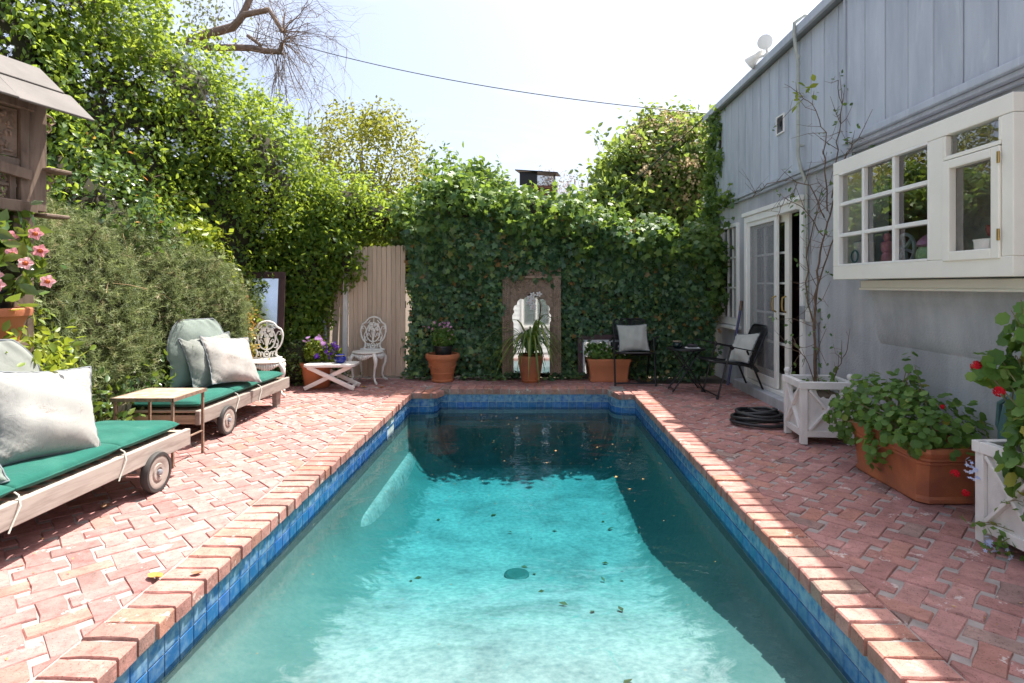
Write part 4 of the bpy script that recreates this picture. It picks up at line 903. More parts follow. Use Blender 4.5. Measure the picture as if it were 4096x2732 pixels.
def carved_panel(x0, x1, z0, z1, y, par, n_, seed):
    g_ = random.Random(seed); b = MB(); b.box(((x0 + x1) / 2, y + .012, (z0 + z1) / 2), (x1 - x0, .016, z1 - z0))
    for k in range(n_):
        u = x0 + (x1 - x0) * (.04 + .92 * g_.random()); v = z0 + (z1 - z0) * (.04 + .92 * g_.random()); a = g_.uniform(0, 6.28); l = g_.uniform(.014, .026)
        b.ball((u, y, v), l, 7, 5, 0, (1, .5, .45)) if g_.random() < .5 else b.ball((u, y, v), l, 7, 5, 0, (.45, .5, 1))
    return b.build('carved_panel', M['carved'], par, True)
carved_panel(-1.05, -.15, 2.03, 2.31, -.005, hut, 330, 3)
def lattice(x0, x1, z0, z1, y, par, st=.034):
    b = MB(); k = 0; xs = x0
    while xs < x1:
        b.tube([(xs, y, z0), (min(xs + (z1 - z0) * .6, x1), y, z0 + min(z1 - z0, (x1 - xs) / .6))], .006, 5); b.tube([(xs, y, z1), (min(xs + (z1 - z0) * .6, x1), y, z1 - min(z1 - z0, (x1 - xs) / .6))], .006, 5); xs += st
    for k in range(int((z1 - z0) / st)): b.tube([(x0, y + .004, z0 + k * st), (x1, y + .004, z0 + k * st)], .005, 5)
    return b.build('lattice', M['carved'], par)
lattice(-.98, -.16, 1.78, 1.945, .012, hut)
b = MB()
for c, d in (((-.18, .005, 1.86), (.035, .035, .17)), ((-.50, .005, 1.86), (.03, .03, .17)), ((-.32, .005, 1.86), (.03, .03, .17)), ((-.6, .005, 1.86), (.9, .02, .02))): b.box(c, d)
b.build('window_frame', M['oldwood'], hut, bevel=.003)
# roof: two slopes of overlapping slates
for side in (-1, 1):
    for r_ in range(2):
        for k in range(3):
            b = MB(); yc, zc = (.0075 - .171 * r_, 2.533 - .166 * r_); yc = yc if side < 0 else .194 - yc
            b.box((-.16 - .46 * k + .05 * r_, yc, zc + .02 + .004 * k), (.452, .25, .014), (rad(42 if side < 0 else -42), rad(random.uniform(-1, 1)), rad(random.uniform(-1.5, 1.5))), ch=.003); b.build('slate', M['slate'], hut)
b = MB(); b.box((-.5, .12, 2.47), (1.0, .06, .20)); b.build('ridge_board', M['oldwood'], hut)
b = MB(); b.box((.06, -.01, 1.985), (.15, .13, .022), ch=.006); b.build('side_shelf', M['oldwood'], hut)
b = MB(); b.box((.05, -.01, 1.70), (.16, .11, .022), ch=.006); b.build('side_shelf', M['oldwood'], hut)
for z in (1.965, 2.33):
    b = MB(); b.tube([(.02, -.005, z), (.06, -.005, z - .01), (.075, -.005, z - .04), (.05, -.005, z - .06), (.035, -.005, z - .045), (.05, -.005, z - .085), (.035, -.005, z - .11), (.015, -.005, z - .10)], .006, 6); b.build('scroll_bracket', M['rust'], hut, True)
b = MB(); b.box((-.12, .03, .85), (.12, .09, 1.70)); b.build('support_post', M['oldwood'], hut, bevel=.006)
b = MB(); b.box((-1.0, .03, .85), (.12, .09, 1.70)); b.build('support_post', M['oldwood'], hut, bevel=.006)

# ---------------------------------------------------------------- pots
def pot(name, label, loc, prof, mat, n=32, extra=None):
    t = thing(name, label, 'pot', loc); b = MB(); b.lathe(prof, n); b.build('body', mat, t, True, ang=35)
    r_ = prof[-1][0]; z_ = prof[-1][1]; b = MB(); b.lathe([(r_ * .97, z_ + .01), (r_ * .5, z_ + .02), (0, z_ + .02)], 20); b.build('soil', M['soil'], t, True); return t
def potprof(rb, rt, h, rim=.05, lip=.02): return [(rb, 0), (rb + .004, .012), (rb + (rt - lip - rb) * .6, h * .55), (rt - lip, h - rim), (rt - .004, h - rim + .004), (rt, h - rim * .5), (rt, h - .008), (rt - .008, h), (rt - .03, h), (rt - .035, h - .05)]
p1 = pot('terracotta_pot', 'tall banded terracotta pot holding a black nursery pot of pink daisies', (-1.16, 7.70, 0), [(.138, 0), (.146, .01), (.146, .03), (.138, .036), (.150, .10), (.158, .115), (.154, .125), (.178, .22), (.190, .275), (.205, .283), (.205, .30), (.222, .308), (.226, .33), (.22, .362), (.205, .368), (.19, .36), (.185, .31)], M['terracotta'])
b = MB()
for k in range(40):
    a = 2 * math.pi * k / 40; b.ball((.176 * math.cos(a), .176 * math.sin(a), .205 + .018 * math.cos(a * 5)), .011, 6, 4)
b.build('garland_relief', M['terracotta'], p1, True)
pot('nursery_pot', 'black plastic nursery pot of pink daisies set in the banded terracotta pot', (-1.15, 7.70, .335), [(.095, 0), (.105, .02), (.118, .11), (.127, .115), (.127, .135), (.118, .135), (.112, .10)], M['black_plastic'])
pot('terracotta_pot', 'weathered round terracotta pot with strap leaves before the carved mirror', (0, 7.66, 0), [(.115, 0), (.122, .012), (.128, .03), (.122, .035), (.150, .20), (.163, .315), (.166, .33), (.160, .345), (.145, .345), (.14, .30)], M['terracotta_old'])
pot('terracotta_pot', 'flared terracotta pot of purple flowers behind the white folding table', (-2.66, 7.28, 0), [(.14, 0), (.148, .01), (.165, .12), (.182, .24), (.20, .275), (.205, .29), (.20, .305), (.18, .305), (.17, .27)], M['terracotta'])
def trough(label, loc, L_, W_, h, cut, mat, rz=0.0):
    t = thing('terracotta_trough', label, 'planter', loc, rz)
    def ring(s_, z, inset_=0): 
        a, c, q = L_ / 2 * s_ - inset_, W_ / 2 * s_ - inset_, cut; return [(x, y, z) for x, y in ((-a + q, -c), (a - q, -c), (a, -c + q), (a, c - q), (a - q, c), (-a + q, c), (-a, c - q), (-a, -c + q))]
    rs = [ring(.86, 0), ring(.90, .01), ring(.90, .03), ring(.87, .045), ring(.93, h * .70), ring(.955, h * .72), ring(.945, h * .76), ring(.98, h * .79), ring(.97, h * .83), ring(1.0, h * .87), ring(1.02, h * .93), ring(1.0, h), ring(1.0, h, .03), ring(.97, h - .06, .03)]
    b = MB(); b.add([p for r_ in rs for p in r_], [tuple(range(7, -1, -1))] + [(i * 8 + k, i * 8 + (k + 1) % 8, (i + 1) * 8 + (k + 1) % 8, (i + 1) * 8 + k) for i in range(len(rs) - 1) for k in range(8)])
    b.build('body', mat, t, True, ang=35); b = MB(); b.add(ring(.96, h - .05, .02), [tuple(range(8))]); b.build('soil', M['soil'], t); return t
trough('rectangular terracotta planter of white flowers half behind the front-facing black chair', (1.03, 7.72, 0), .56, .24, .30, .015, M['terracotta'])
trough('long terracotta trough overflowing with geraniums under the garden window', (2.43, 3.72, 0), .40, .80, .33, .045, M['terracotta_old'], 0)
# mandevilla on its pedestal
b = MB(); b.box((0, 0, .46), (.17, .17, .92)); b.box((0, 0, .93), (.24, .24, .03)); ped = tag(b.build('plant_stand', M['oldwood'], None, bevel=.006, loc=(-3.04, 3.30, 0)), 'wooden plant stand hidden in leaves under the pink mandevilla', 'plant stand')
pot('terracotta_pot', 'terracotta pot under the black pot of pink mandevilla at left edge', (-3.04, 3.30, .945), potprof(.11, .175, .195), M['terracotta'])
pot('nursery_pot', 'black plastic pot of pink mandevilla at the left edge', (-3.06, 3.29, 1.10), [(.085, 0), (.095, .01), (.118, .14), (.124, .145), (.124, .165), (.115, .165), (.11, .12)], M['black_plastic'])
b = MB(); b.lathe(potprof(.05, .075, .13, .035, .012), 20); tag(b.build('terracotta_pot', M['terracotta'], None, True, loc=(-3.28, 6.62, 1.02)), 'little terracotta pot of succulents beside the leaning left mirror', 'pot')

# ---------------------------------------------------------------- white cast-iron chairs
def iron_chair(label, loc, rz):
    t = thing('iron_chair', label, 'chair', loc, rz, 'white cast-iron garden chairs')
    m_ = M['iron_white']; zs = .40                       # faces local -y
    b = MB(); b.lathe([(0, zs - .012), (.19, zs - .012), (.20, zs), (.19, zs + .010), (0, zs + .012)], 32); b.build('seat', m_, t, True)
    b = MB()
    for k in range(48):
        a = 2 * math.pi * k / 48; h = .055 + .025 * math.cos(a * 4); r_ = .188
        b.ball((r_ * math.cos(a), r_ * math.sin(a), zs - .02 - h * .45), .016, 6, 5, 0, (1, 1, h / .032))
    b.build('apron', m_, t, True)
    for sx in (-1, 1):
        for sy in (-1, 1):
            q = .135; b = MB(); ps = [(q, zs - .02), (q + .035, zs - .08), (q + .038, zs - .14), (q + .015, zs - .22), (q + .005, zs - .30), (q + .02, .045), (q + .045, .02), (q + .06, .018)]
            b.tube([(sx * r_, sy * r_, z) for r_, z in ps], [.026, .028, .022, .016, .013, .013, .016, .012], 10); b.build('leg', m_, t, True)
    bk = thing('backrest', None, None); bk.parent = t; yb = .165; tilt = .13
    def B(x, z): return (x, yb + tilt * z, zs + .012 + z)
    half = [(-.167, 0), (-.12, .012), (-.104, .047), (-.108, .093), (-.14, .132), (-.163, .186), (-.174, .264), (-.157, .326), (-.125, .350), (-.105, .366), (-.072, .408), (0, .43)]
    def smooth(ps, k=4):
        out = []
        for i in range(len(ps) - 1):
            p0, p1, p2, p3 = [Vector(ps[max(0, min(len(ps) - 1, i + d))]) for d in (-1, 0, 1, 2)]
            for s_ in range(k): u = s_ / k; out.append(.5 * ((2 * p1) + (p2 - p0) * u + (2 * p0 - 5 * p1 + 4 * p2 - p3) * u * u + (3 * p1 - p0 - 3 * p2 + p3) * u ** 3))
        return out + [Vector(ps[-1])]
    full = half + [(-x, z) for x, z in half[-2::-1]]
    b = MB(); b.tube([B(*p) for p in smooth(full, 3)], .0115, 8); b.tube([B(-.167, 0), B(.167, 0)], .013, 8); b.build('outer_hoop', m_, bk, True)
    b = MB(); b.tube([B(.093 * math.cos(a), .225 + .125 * math.sin(a)) for a in [2 * math.pi * k / 28 for k in range(28)]], .009, 7, True); b.build('inner_oval', m_, bk, True)
    b = MB()
    for sx in (-1, 1):
        for ps in ([(.10, .13), (.125, .18), (.10, .25), (.125, .305), (.15, .30), (.152, .275), (.135, .27)], [(.03, .16), (.055, .215), (.075, .205), (.07, .185), (.058, .19)], [(.075, .125), (.10, .12), (.12, .14), (.115, .165), (.10, .158)], [(.06, .02), (.075, .075), (.095, .07), (.09, .03)], [(.03, .015), (.04, .06), (.055, .075), (.065, .055), (.05, .05)], [(.05, .385), (.07, .36), (.09, .345)]):
            b.tube([B(sx * x, z) for x, z in smooth(ps, 3)], .007, 6)
    b.tube([B(.027 * math.cos(a), .05 + .034 * math.sin(a)) for a in [2 * math.pi * k / 16 for k in range(16)]], .007, 6, True); b.ball(B(0, .05), .016, 8, 6); b.tube([B(0, .35), B(0, .43)], .007, 6)
    b.build('scrollwork', m_, bk, True)
    b = MB(); b.tube([B(0, .09), B(0, .15), B(0, .21), B(0, .235)], [.010, .016, .030, .042], 10); b.build('vase_relief', m_, bk, True)
    b = MB(); rr = random.Random(5)
    for k in range(24): b.ball(B(rr.uniform(-.062, .062), .285 + rr.uniform(-.045, .06)), rr.uniform(.014, .022), 7, 5, .1, (1, .5, 1))
    b.build('flower_relief', m_, bk, True)
    return t
iron_chair('white scroll-backed iron chair behind the farther lounger', (-3.02, 6.68, 0), rad(24))
iron_chair('white scroll-backed iron chair in front of the plank gate', (-2.12, 7.60, 0), rad(-6))
# white folding table with crossed legs
ft = thing('folding_table', 'low white folding table with crossed slat legs', 'side table', (-2.42, 7.12, 0), rad(3)); wm = mat_plain('white_resin', (.80, .76, .72), .5, var=.05)
b = MB(); b.prism([(-.30, -.13), (-.26, -.17), (.26, -.17), (.30, -.13), (.30, .13), (.26, .17), (-.26, .17), (-.30, .13)], .032, None, (0, 0, .285)); b.build('top', wm, ft, bevel=.005)
for sy in (-1, 1):
    for sx in (-1, 1):
        b = MB(); b.bar((sx * .30, sy * (.125 + .016 * sx), .022), (-sx * .25, sy * (.125 + .016 * sx), .29), .028, .05, (0, 0, 1), .006); b.build('leg', wm, ft)
for sx in (-1, 1):
    b = MB(); b.bar((sx * .27, -.12, .045), (sx * .27, .12, .045), .03, .02, (0, 0, 1)); b.build('stretcher', wm, ft)
jr = thing('ginger_jar', 'cobalt blue ceramic jar on the white folding table', 'jar', (-2.32, 7.12, .317))
b = MB(); b.lathe([(.035, 0), (.055, .012), (.07, .04), (.066, .07), (.05, .085), (.045, .09)], 28); b.build('body', M['blue_glaze'], jr, True)
b = MB(); b.lathe([(.05, .088), (.058, .092), (.058, .10), (.04, .108), (0, .112)], 28); b.build('lid', M['blue_glaze'], jr, True); b = MB(); b.lathe([(.0585, .091), (.060, .095), (.0585, .099)], 28); b.build('rim', mat_plain('pale_rim', (.5, .46, .36), .3), jr, True)

# ---------------------------------------------------------------- gate, fence boards, ladder
gt = thing('plank_gate', 'beige painted plank gate between the hedge and the ivy wall', 'gate', (-2.08, 7.93, 0))
k = 12
for i in range(k):
    x0 = -.385 + .77 * i / k; wd = .77 / k - .004; h = 1.80 + random.uniform(-.012, .012); z0 = .02 + random.uniform(0, .025)
    b = MB(); Mr = Matrix(((1, 0, 0), (0, 0, -1), (0, 1, 0))); b.prism([(x0, z0), (x0 + wd, z0), (x0 + wd, h - .02), (x0 + wd * .75, h), (x0 + wd * .25, h), (x0, h - .02)], .018, Mr, (0, random.uniform(-.004, .004), 0)); b.build('plank', M['fence'], gt, bevel=.002)
for z in (.35, 1.0, 1.6):
    b = MB(); b.box((0, .03, z), (.76, .035, .09)); b.build('cross_rail', M['fence'], gt)
fb = thing('fence_boards', 'leaning beige fence boards left of the plank gate', 'fence', (-2.62, 7.93, 0))
for i, (x0, lean, h) in enumerate(((-.02, .05, 1.7), (.06, .02, 1.75), (-.14, .03, 1.6), (-.24, .0, 1.55), (-.34, .0, 1.5))):
    b = MB(); b.box((x0, .02 * (i % 2), h / 2), (.075, .018, h), (0, lean, 0)); b.build('plank', M['fence'], fb, bevel=.002)
b = MB(); b.box((-2.50, 7.885, .86), (.06, .05, 1.72), (0, .01, 0)); single('gate_post', 'flaking wooden post at the left side of the plank gate', 'post', b, M['worn_white'], False, .004)
ld = thing('trellis_ladder', 'old grey wooden ladder trellis among vines left of the gate', 'ladder', (-2.95, 7.66, 0))
for x0 in (-.13, .10):
    b = MB(); b.bar((x0, 0, 0), (x0 + .06, .12, .78), .03, .02, (0, 1, 0)); b.build('rail', M['oldwood'], ld)
for z in (.28, .46, .64):
    b = MB(); b.bar((-.14 + z * .08, z * .15, z), (.13 + z * .08, z * .15, z), .02, .02); b.build('rung', M['oldwood'], ld)
b = MB(); b.tube([(-2.62, 7.66, 0), (-2.68, 7.70, .35), (-2.74, 7.74, .8)], .02, 8); single('grey_pipe', 'grey metal pipe leaning on the fence boards', 'pipe', b, M['galv'])

# ---------------------------------------------------------------- mirrors
lm = thing('garden_mirror', 'mirror in dark wood frame leaning in the hedge at left', 'mirror', (-3.24, 6.95, .67), 0, None, (rad(-14), 0, rad(16)))
for c, d in (((0, 0, .04), (.56, .03, .08)), ((0, 0, .74), (.56, .03, .08)), ((-.24, 0, .39), (.08, .03, .62)), ((.24, 0, .39), (.08, .03, .62))):
    b = MB(); b.box(c, d); b.build('frame', M['darkwood'], lm, bevel=.005)
b = MB(); b.box((0, .004, .39), (.41, .008, .63)); b.build('glass', M['old_mirror'], lm)
cm = thing('carved_mirror', 'tall mirror in carved limewashed wooden arch frame against the ivy', 'mirror', (.015, 7.86, .06), 0, None, (rad(-2.5), 0, 0)); cm.scale = (1, 1, 1.05)
def cbox(c, d, name, m_=M['carved'], bev=.005): b = MB(); b.box(c, d); return b.build(name, m_, cm, bevel=bev)
cbox((-.345, 0, .62), (.10, .06, 1.24), 'jamb'); cbox((.345, 0, .62), (.10, .06, 1.24), 'jamb')
cbox((0, 0, 1.34), (.79, .07, .17), 'header'); cbox((0, -.01, 1.435), (.83, .09, .03), 'cornice'); cbox((0, -.01, 1.252), (.80, .08, .03), 'cornice')
for sx in (-1, 1):
    b = MB()
    for z in [i * .026 + .02 for i in range(46)]: b.ball((sx * .345, -.032, z), .011, 6, 4, 0, (1, .6, 1)); b.ball((sx * .32, -.032, z + .01), .008, 5, 4); b.ball((sx * .375, -.032, z + .01), .008, 5, 4)
    b.build('bead_carving', M['carved'], cm, True)
b = MB(); rr = random.Random(8)
for k in range(150): b.ball((rr.uniform(-.37, .37), -.036, 1.34 + rr.uniform(-.068, .068)), rr.uniform(.008, .017), 6, 4, 0, (1, .6, .7))
b.build('scroll_carving', M['carved'], cm, True)
# cusped arch panel: outer rectangle minus scalloped opening, as a strip of quads
inner = []; cus = [(-.245, .62, .0)]
prof = [(-.245, .0), (-.245, .66), (-.262, .70), (-.262, .76), (-.235, .80), (-.248, .84), (-.235, .885), (-.20, .90), (-.19, .945), (-.15, .975), (-.105, .965), (-.085, 1.0), (-.05, 1.03), (0, 1.06)]
inner = prof + [(-x, z) for x, z in prof[-2::-1]]
outer = []
for x, z in inner: 
    if abs(x) > .2 and z < .82: outer.append((math.copysign(.297, x), z))
    else: outer.append((max(-.297, min(.297, x * 1.9)), 1.24 if abs(x) < .2 else max(z, 1.0 + .24 * (z - .82) / .1 if z < .92 else 1.24)))
b = MB(); k = len(inner)
vs = [(x, -.008, z) for x, z in inner] + [(x, -.008, z) for x, z in outer] + [(x, .012, z) for x, z in inner] + [(x, .012, z) for x, z in outer]
fs = []
for i in range(k - 1): fs += [(i, i + 1, k + i + 1, k + i), (2 * k + i + 1, 2 * k + i, 3 * k + i, 3 * k + i + 1), (i + 1, i, 2 * k + i, 2 * k + i + 1)]
b.add(vs, fs); b.build('arch', M['carved'], cm)
b = MB(); rr = random.Random(12)
for k in range(260):
    x, z = rr.uniform(-.29, .29), rr.uniform(.80, 1.235)
    if z > 1.075 - abs(x) * .55 + .02 and not (abs(x) < .27 and z < .93): b.ball((x, -.010, z), rr.uniform(.007, .014), 6, 4, 0, (1, .5, .8))
tag(b.build('spandrel_carving', M['carved'], cm, True), kind='stuff')
b = MB(); b.box((0, .022, .52), (.60, .008, 1.0)); b.build('glass', M['mirror'], cm)
b = MB(); b.box((0, .024, 1.05), (.60, .012, .10)); b.build('backing', M['darkwood'], cm)
sm = thing('small_mirror', 'low mirror in dark maroon frame behind the rectangular planter', 'mirror', (.99, 7.90, 0), 0, None, (rad(-5), 0, 0))
for c, d in (((0, 0, .56), (.70, .03, .07)), ((0, 0, .035), (.70, .03, .07)), ((-.315, 0, .297), (.07, .03, .455)), ((.315, 0, .297), (.07, .03, .455))):
    b = MB(); b.box(c, d); b.build('frame', mat_plain('maroon_frame', (.06, .025, .03), .6) if 'maroon_frame' not in bpy.data.materials else bpy.data.materials['maroon_frame'], sm, bevel=.004)
b = MB(); b.box((0, .004, .297), (.57, .008, .46)); b.build('glass', M['mirror'], sm)
b = MB(); b.box((-.27, -.005, .297), (.03, .01, .45)); b.box((0, -.005, .51), (.56, .01, .03)); b.build('liner', mat_plain('liner_white', (.7, .72, .74), .4), sm)

# ---------------------------------------------------------------- black folding chairs and table
def mesh_panel(b, P00, P10, P01, P11, nu, nv, r_=.0016):
    P00, P10, P01, P11 = map(Vector, (P00, P10, P01, P11))
    def S_(u, v): return (P00 * (1 - u) + P10 * u) * (1 - v) + (P01 * (1 - u) + P11 * u) * v
    for i in range(1, nu): b.tube([S_(i / nu, 0), S_(i / nu, 1)], r_, 4, cap=False)
    for j in range(1, nv): b.tube([S_(0, j / nv), S_(1, j / nv)], r_, 4, cap=False)
def fold_chair(label, loc, rz, wd=.23):
    t = thing('folding_chair', label, 'chair', loc, rz, 'black folding garden chairs'); m_ = M['black_metal']   # faces local +x
    for sy in (-1, 1):
        y = sy * wd
        b = MB(); b.tube([(.285, y, 0), (.13, y, .565), (.12, y, .60)], .012, 8); b.build('front_leg', m_, t, True)
        b = MB(); b.tube([(-.285, y * .94, 0), (-.06, y * .94, .535)], .012, 8); b.build('rear_leg', m_, t, True)
        b = MB(); b.bar((.37, y * 1.08, .63), (-.21, y * 1.08, .515), .03, .012, (0, 0, 1), .003); b.build('armrest', m_, t)
        for f_, x_ in ((1, .285), (.94, -.285)):
            b = MB(); b.lathe([(.016, 0), (.017, .02), (.013, .03)], 10, (x_, y * f_, 0)); b.build('foot', M['rubber'], t, True)
        b = MB(); b.bar((.13, y * 1.03, .585), (.11, y * 1.03, .55), .012, .04); b.bar((-.13, y * 1.0, .36), (-.18, y * 1.0, .30), .012, .035); b.build('bracket', m_, t)
    b = MB(); b.tube([(.27, -wd, .03), (.27, wd, .03)], .009, 8); b.build('stretcher', m_, t, True)
    b = MB(); b.tube([(-.27, -wd * .94, .03), (-.27, wd * .94, .03)], .009, 8); b.build('stretcher', m_, t, True)
    w2 = wd * .86
    def loop(pts, r_): 
        b = MB(); b.tube(pts, r_, 8, True); return b
    se = [(.30, -w2), (.345, -w2 * .85), (.355, -w2 * .6), (.355, w2 * .6), (.345, w2 * .85), (.30, w2), (-.13, w2), (-.13, -w2)]
    st = loop([(x, y, .42 - (.35 - x) * .125) for x, y in se], .013).build('seat', m_, t, True)
    b = MB(); mesh_panel(b, (.35, -w2, .42), (.35, w2, .42), (-.13, -w2, .362), (-.13, w2, .362), 34, 34, .0035); b.build('seat_mesh', m_, st)
    def bp_(y, h): return (-.12 - h * .43, y, .34 + h)
    bk = loop([bp_(y, h) for y, h in ((-w2, 0), (-w2, .40), (-w2 * .93, .445), (-w2 * .75, .465), (w2 * .75, .465), (w2 * .93, .445), (w2, .40), (w2, 0))], .013).build('backrest', m_, t, True)
    b = MB(); mesh_panel(b, bp_(-w2, .02), bp_(w2, .02), bp_(-w2, .46), bp_(w2, .46), 30, 34, .0022); b.build('back_mesh', m_, bk)
    return t
fold_chair('black folding chair facing the pool before the ivy wall', (1.33, 7.62, 0), rad(-92), .255)
fold_chair('black folding chair turned sideways beside the sliding door', (2.34, 6.72, 0), rad(184), .225)
pillow('pale square pillow on the front-facing black chair', 'pillow', (1.345, 7.66, .575), (.0, -.9, .38), (.40, .37), .12, M['pale_cloth'], roll=.03)
pillow('pale square pillow on the sideways black chair by the door', 'pillow', (2.43, 6.70, .545), (-.9, -.25, .55), (.40, .38), .12, M['pale_cloth'], roll=.12)
rt = thing('bistro_table', 'small round black folding table between the two black chairs', 'side table', (1.87, 7.02, 0)); m_ = M['black_metal']
b = MB(); b.lathe([(.215, .492), (.228, .495), (.23, .51), (.225, .516), (.215, .512), (.215, .492)], 40, caps=False); b.build('rim', m_, rt, True)
b = MB(); b.lathe([(0, .505), (.217, .505), (.217, .509), (0, .509)], 40); b.build('top', m_, rt, True)
for sy in (-1, 1):
    for sx in (-1, 1):
        b = MB(); b.tube([(sx * .19, sy * (.13 + .02 * sx), .0), (-sx * .15, sy * (.13 + .02 * sx), .495)], .009, 8); b.build('leg', m_, rt, True)
for sx in (-1, 1):
    b = MB(); b.tube([(sx * .175, -.14, .03), (sx * .175, .14, .03)], .007, 6); b.build('stretcher', m_, rt, True)
for sy in (-.13, .13):
    b = MB(); b.tube([(-.06, sy, .27), (.06, sy, .27)], .006, 6); b.build('brace', m_, rt, True)
dj = thing('ceramic_jar', 'small dark glazed jar on the round black table', 'jar', (1.76, 7.00, .516))
b = MB(); b.lathe([(.035, 0), (.05, .01), (.058, .035), (.052, .06), (.043, .07)], 24); b.build('body', M['dark_glaze'], dj, True)
b = MB(); b.lathe([(.05, .07), (.055, .075), (.05, .085), (.03, .086), (0, .086)], 24); b.build('lid', mat_plain('bronze_lid', (.20, .16, .11), .4), dj, True)
b = MB(); b.box((1.93, 6.97, .519), (.17, .12, .005), (0, 0, -.1)); single('paper_sheet', 'white paper under the small black device on the round table', 'paper', b, mat_plain('paper', (.7, .7, .7), .8), False)
ra = thing('small_device', 'small black device with pinkish screen on the round table', 'device', (1.935, 6.98, .5225), -.1)
b = MB(); b.box((0, 0, .022), (.11, .05, .03), (rad(-20), 0, 0)); b.build('case', M['black_plastic'], ra, bevel=.004)
b = MB(); b.box((-.012, -.019, .0335), (.055, .022, .002), (rad(-20), 0, 0)); b.build('display', mat_plain('display', (.35, .16, .22), .2), ra)

# ---------------------------------------------------------------- planter boxes, hose, can
def planter(label, loc, rz, S_=.40, h=.50, balls=((-1, 1), (1, -1))):
    t = thing('planter_box', label, 'planter', loc, rz, 'white cross-braced planter boxes'); m_ = M['planter_white']; q = S_ / 2
    for sx in (-1, 1):
        for sy in (-1, 1):
            b = MB(); b.box((sx * (q - .022), sy * (q - .022), (h - .04) / 2), (.05, .05, h - .045)); b.build('post', m_, t, bevel=.003)
    for k in range(4):
        Mz = Matrix.Rotation(math.pi / 2 * k, 3, 'Z')
        def add(c, d, name, rot=None, mat=m_): 
            b = MB(); b.box(c, d, rot); b.v = [Mz @ Vector(p) for p in b.v]; return b.build(name, mat, t, bevel=.003)
        pn = MB(); zt_ = h - .06
        if k in (0, 3):       # rotted upper edge of the two sides that show
            rr = random.Random(k + 3); xs = [-q + .05 + (S_ - .10) * i / 14 for i in range(15)]; tops = [zt_ - (rr.uniform(.04, .10) if 4 <= i <= 11 else 0) for i in range(15)]
            poly = [(xs[0], .08)] + [(xs[-1], .08)] + [(x, z) for x, z in zip(reversed(xs), reversed(tops))]
            pn.prism(poly, .012, Matrix(((1, 0, 0), (0, 0, -1), (0, 1, 0))), (0, -q + .03, 0))
        else: pn.box((0, -q + .024, (.08 + zt_) / 2), (S_ - .10, .012, zt_ - .08))
        pn.v = [Mz @ Vector(p) for p in pn.v]; pn.build('panel', M['worn_white'], t)
        add((0, -q + .012, h - .03), (S_ + .03 if k % 2 == 0 else S_ - .03, .045, .055), 'top_rail'); add((0, -q + .012, .085), (S_ - .095, .022, .05), 'bottom_rail')
        for s_ in (-1, 1):
            b = MB(); b.bar((-s_ * (q - .06), -q + .011 - .004 * (s_ > 0), .115), (s_ * (q - .06), -q + .011 - .004 * (s_ > 0), h - .065), .018, .035, (0, 1, 0)); 
            b.v = [Mz @ Vector(p) for p in b.v]; b.build('brace', m_, t, bevel=.002)
    b = MB(); b.box((0, 0, h - .14), (S_ - .08, S_ - .08, .03)); b.build('soil', M['soil'], t)
    for sx, sy in balls:
        b = MB(); b.lathe([(.022, 0), (.022, .006), (.012, .012), (.012, .018), (.022, .026), (.027, .042), (.022, .058), (.01, .066), (0, .068)], 16, (sx * (q - .02), sy * (q - .02), h - .003)); b.build('ball_finial', M['worn_white'], t, True)
    return t
planter('white cross-braced planter box holding the climbing rose by the door', (2.37, 4.82, 0), rad(-5))
planter('white cross-braced planter box with geraniums at the right edge', (2.43, 2.72, 0), rad(3), balls=())
b = MB(); rr = random.Random(4); pts = []
for i in range(300):
    a = i * .17; turn = a / 6.283; r_ = .235 + .035 * math.sin(a * .37) - .012 * turn + .012 * math.sin(a * 2.1); pts.append((2.09 + .03 * math.sin(a * .29) + r_ * 1.05 * math.cos(a), 5.33 + .02 * math.cos(a * .41) + r_ * .82 * math.sin(a), .016 + .014 * turn + .012 * math.sin(a * 1.3) ** 2))
b.tube(pts, .0135, 8); single('garden_hose', 'black rubber hose coiled on the bricks beside the white planter', 'hose', b, M['hose'])
wc = thing('plastic_container', 'teal plastic container between the trough and the right-edge planter', 'container', (2.58, 3.08, 0)); tm_ = mat_plain('teal_plastic', (.07, .15, .15), .4)
b = MB(); b.lathe([(.09, .30), (.095, .31), (.09, .50), (.07, .62), (.045, .68), (.035, .70), (0, .70)], 20); b.build('body', tm_, wc, True)
b = MB(); b.tube([(0, .08, .40), (0, .14, .50), (0, .13, .62), (0, .05, .67)], .014, 8); b.build('handle', tm_, wc, True)
b = MB(); b.box((0, 0, .15), (.2, .2, .30)); b.build('upturned_base', M['black_plastic'], wc, bevel=.01)
def cluster_pts(p, nn, per, r, seed):
    g_ = np.random.default_rng(seed); q = np.repeat(p, per, 0) + g_.normal(size=(len(p) * per, 3)) * r; m = nrm(np.repeat(nn, per, 0) + g_.normal(size=(len(p) * per, 3)) * .6); return q, m
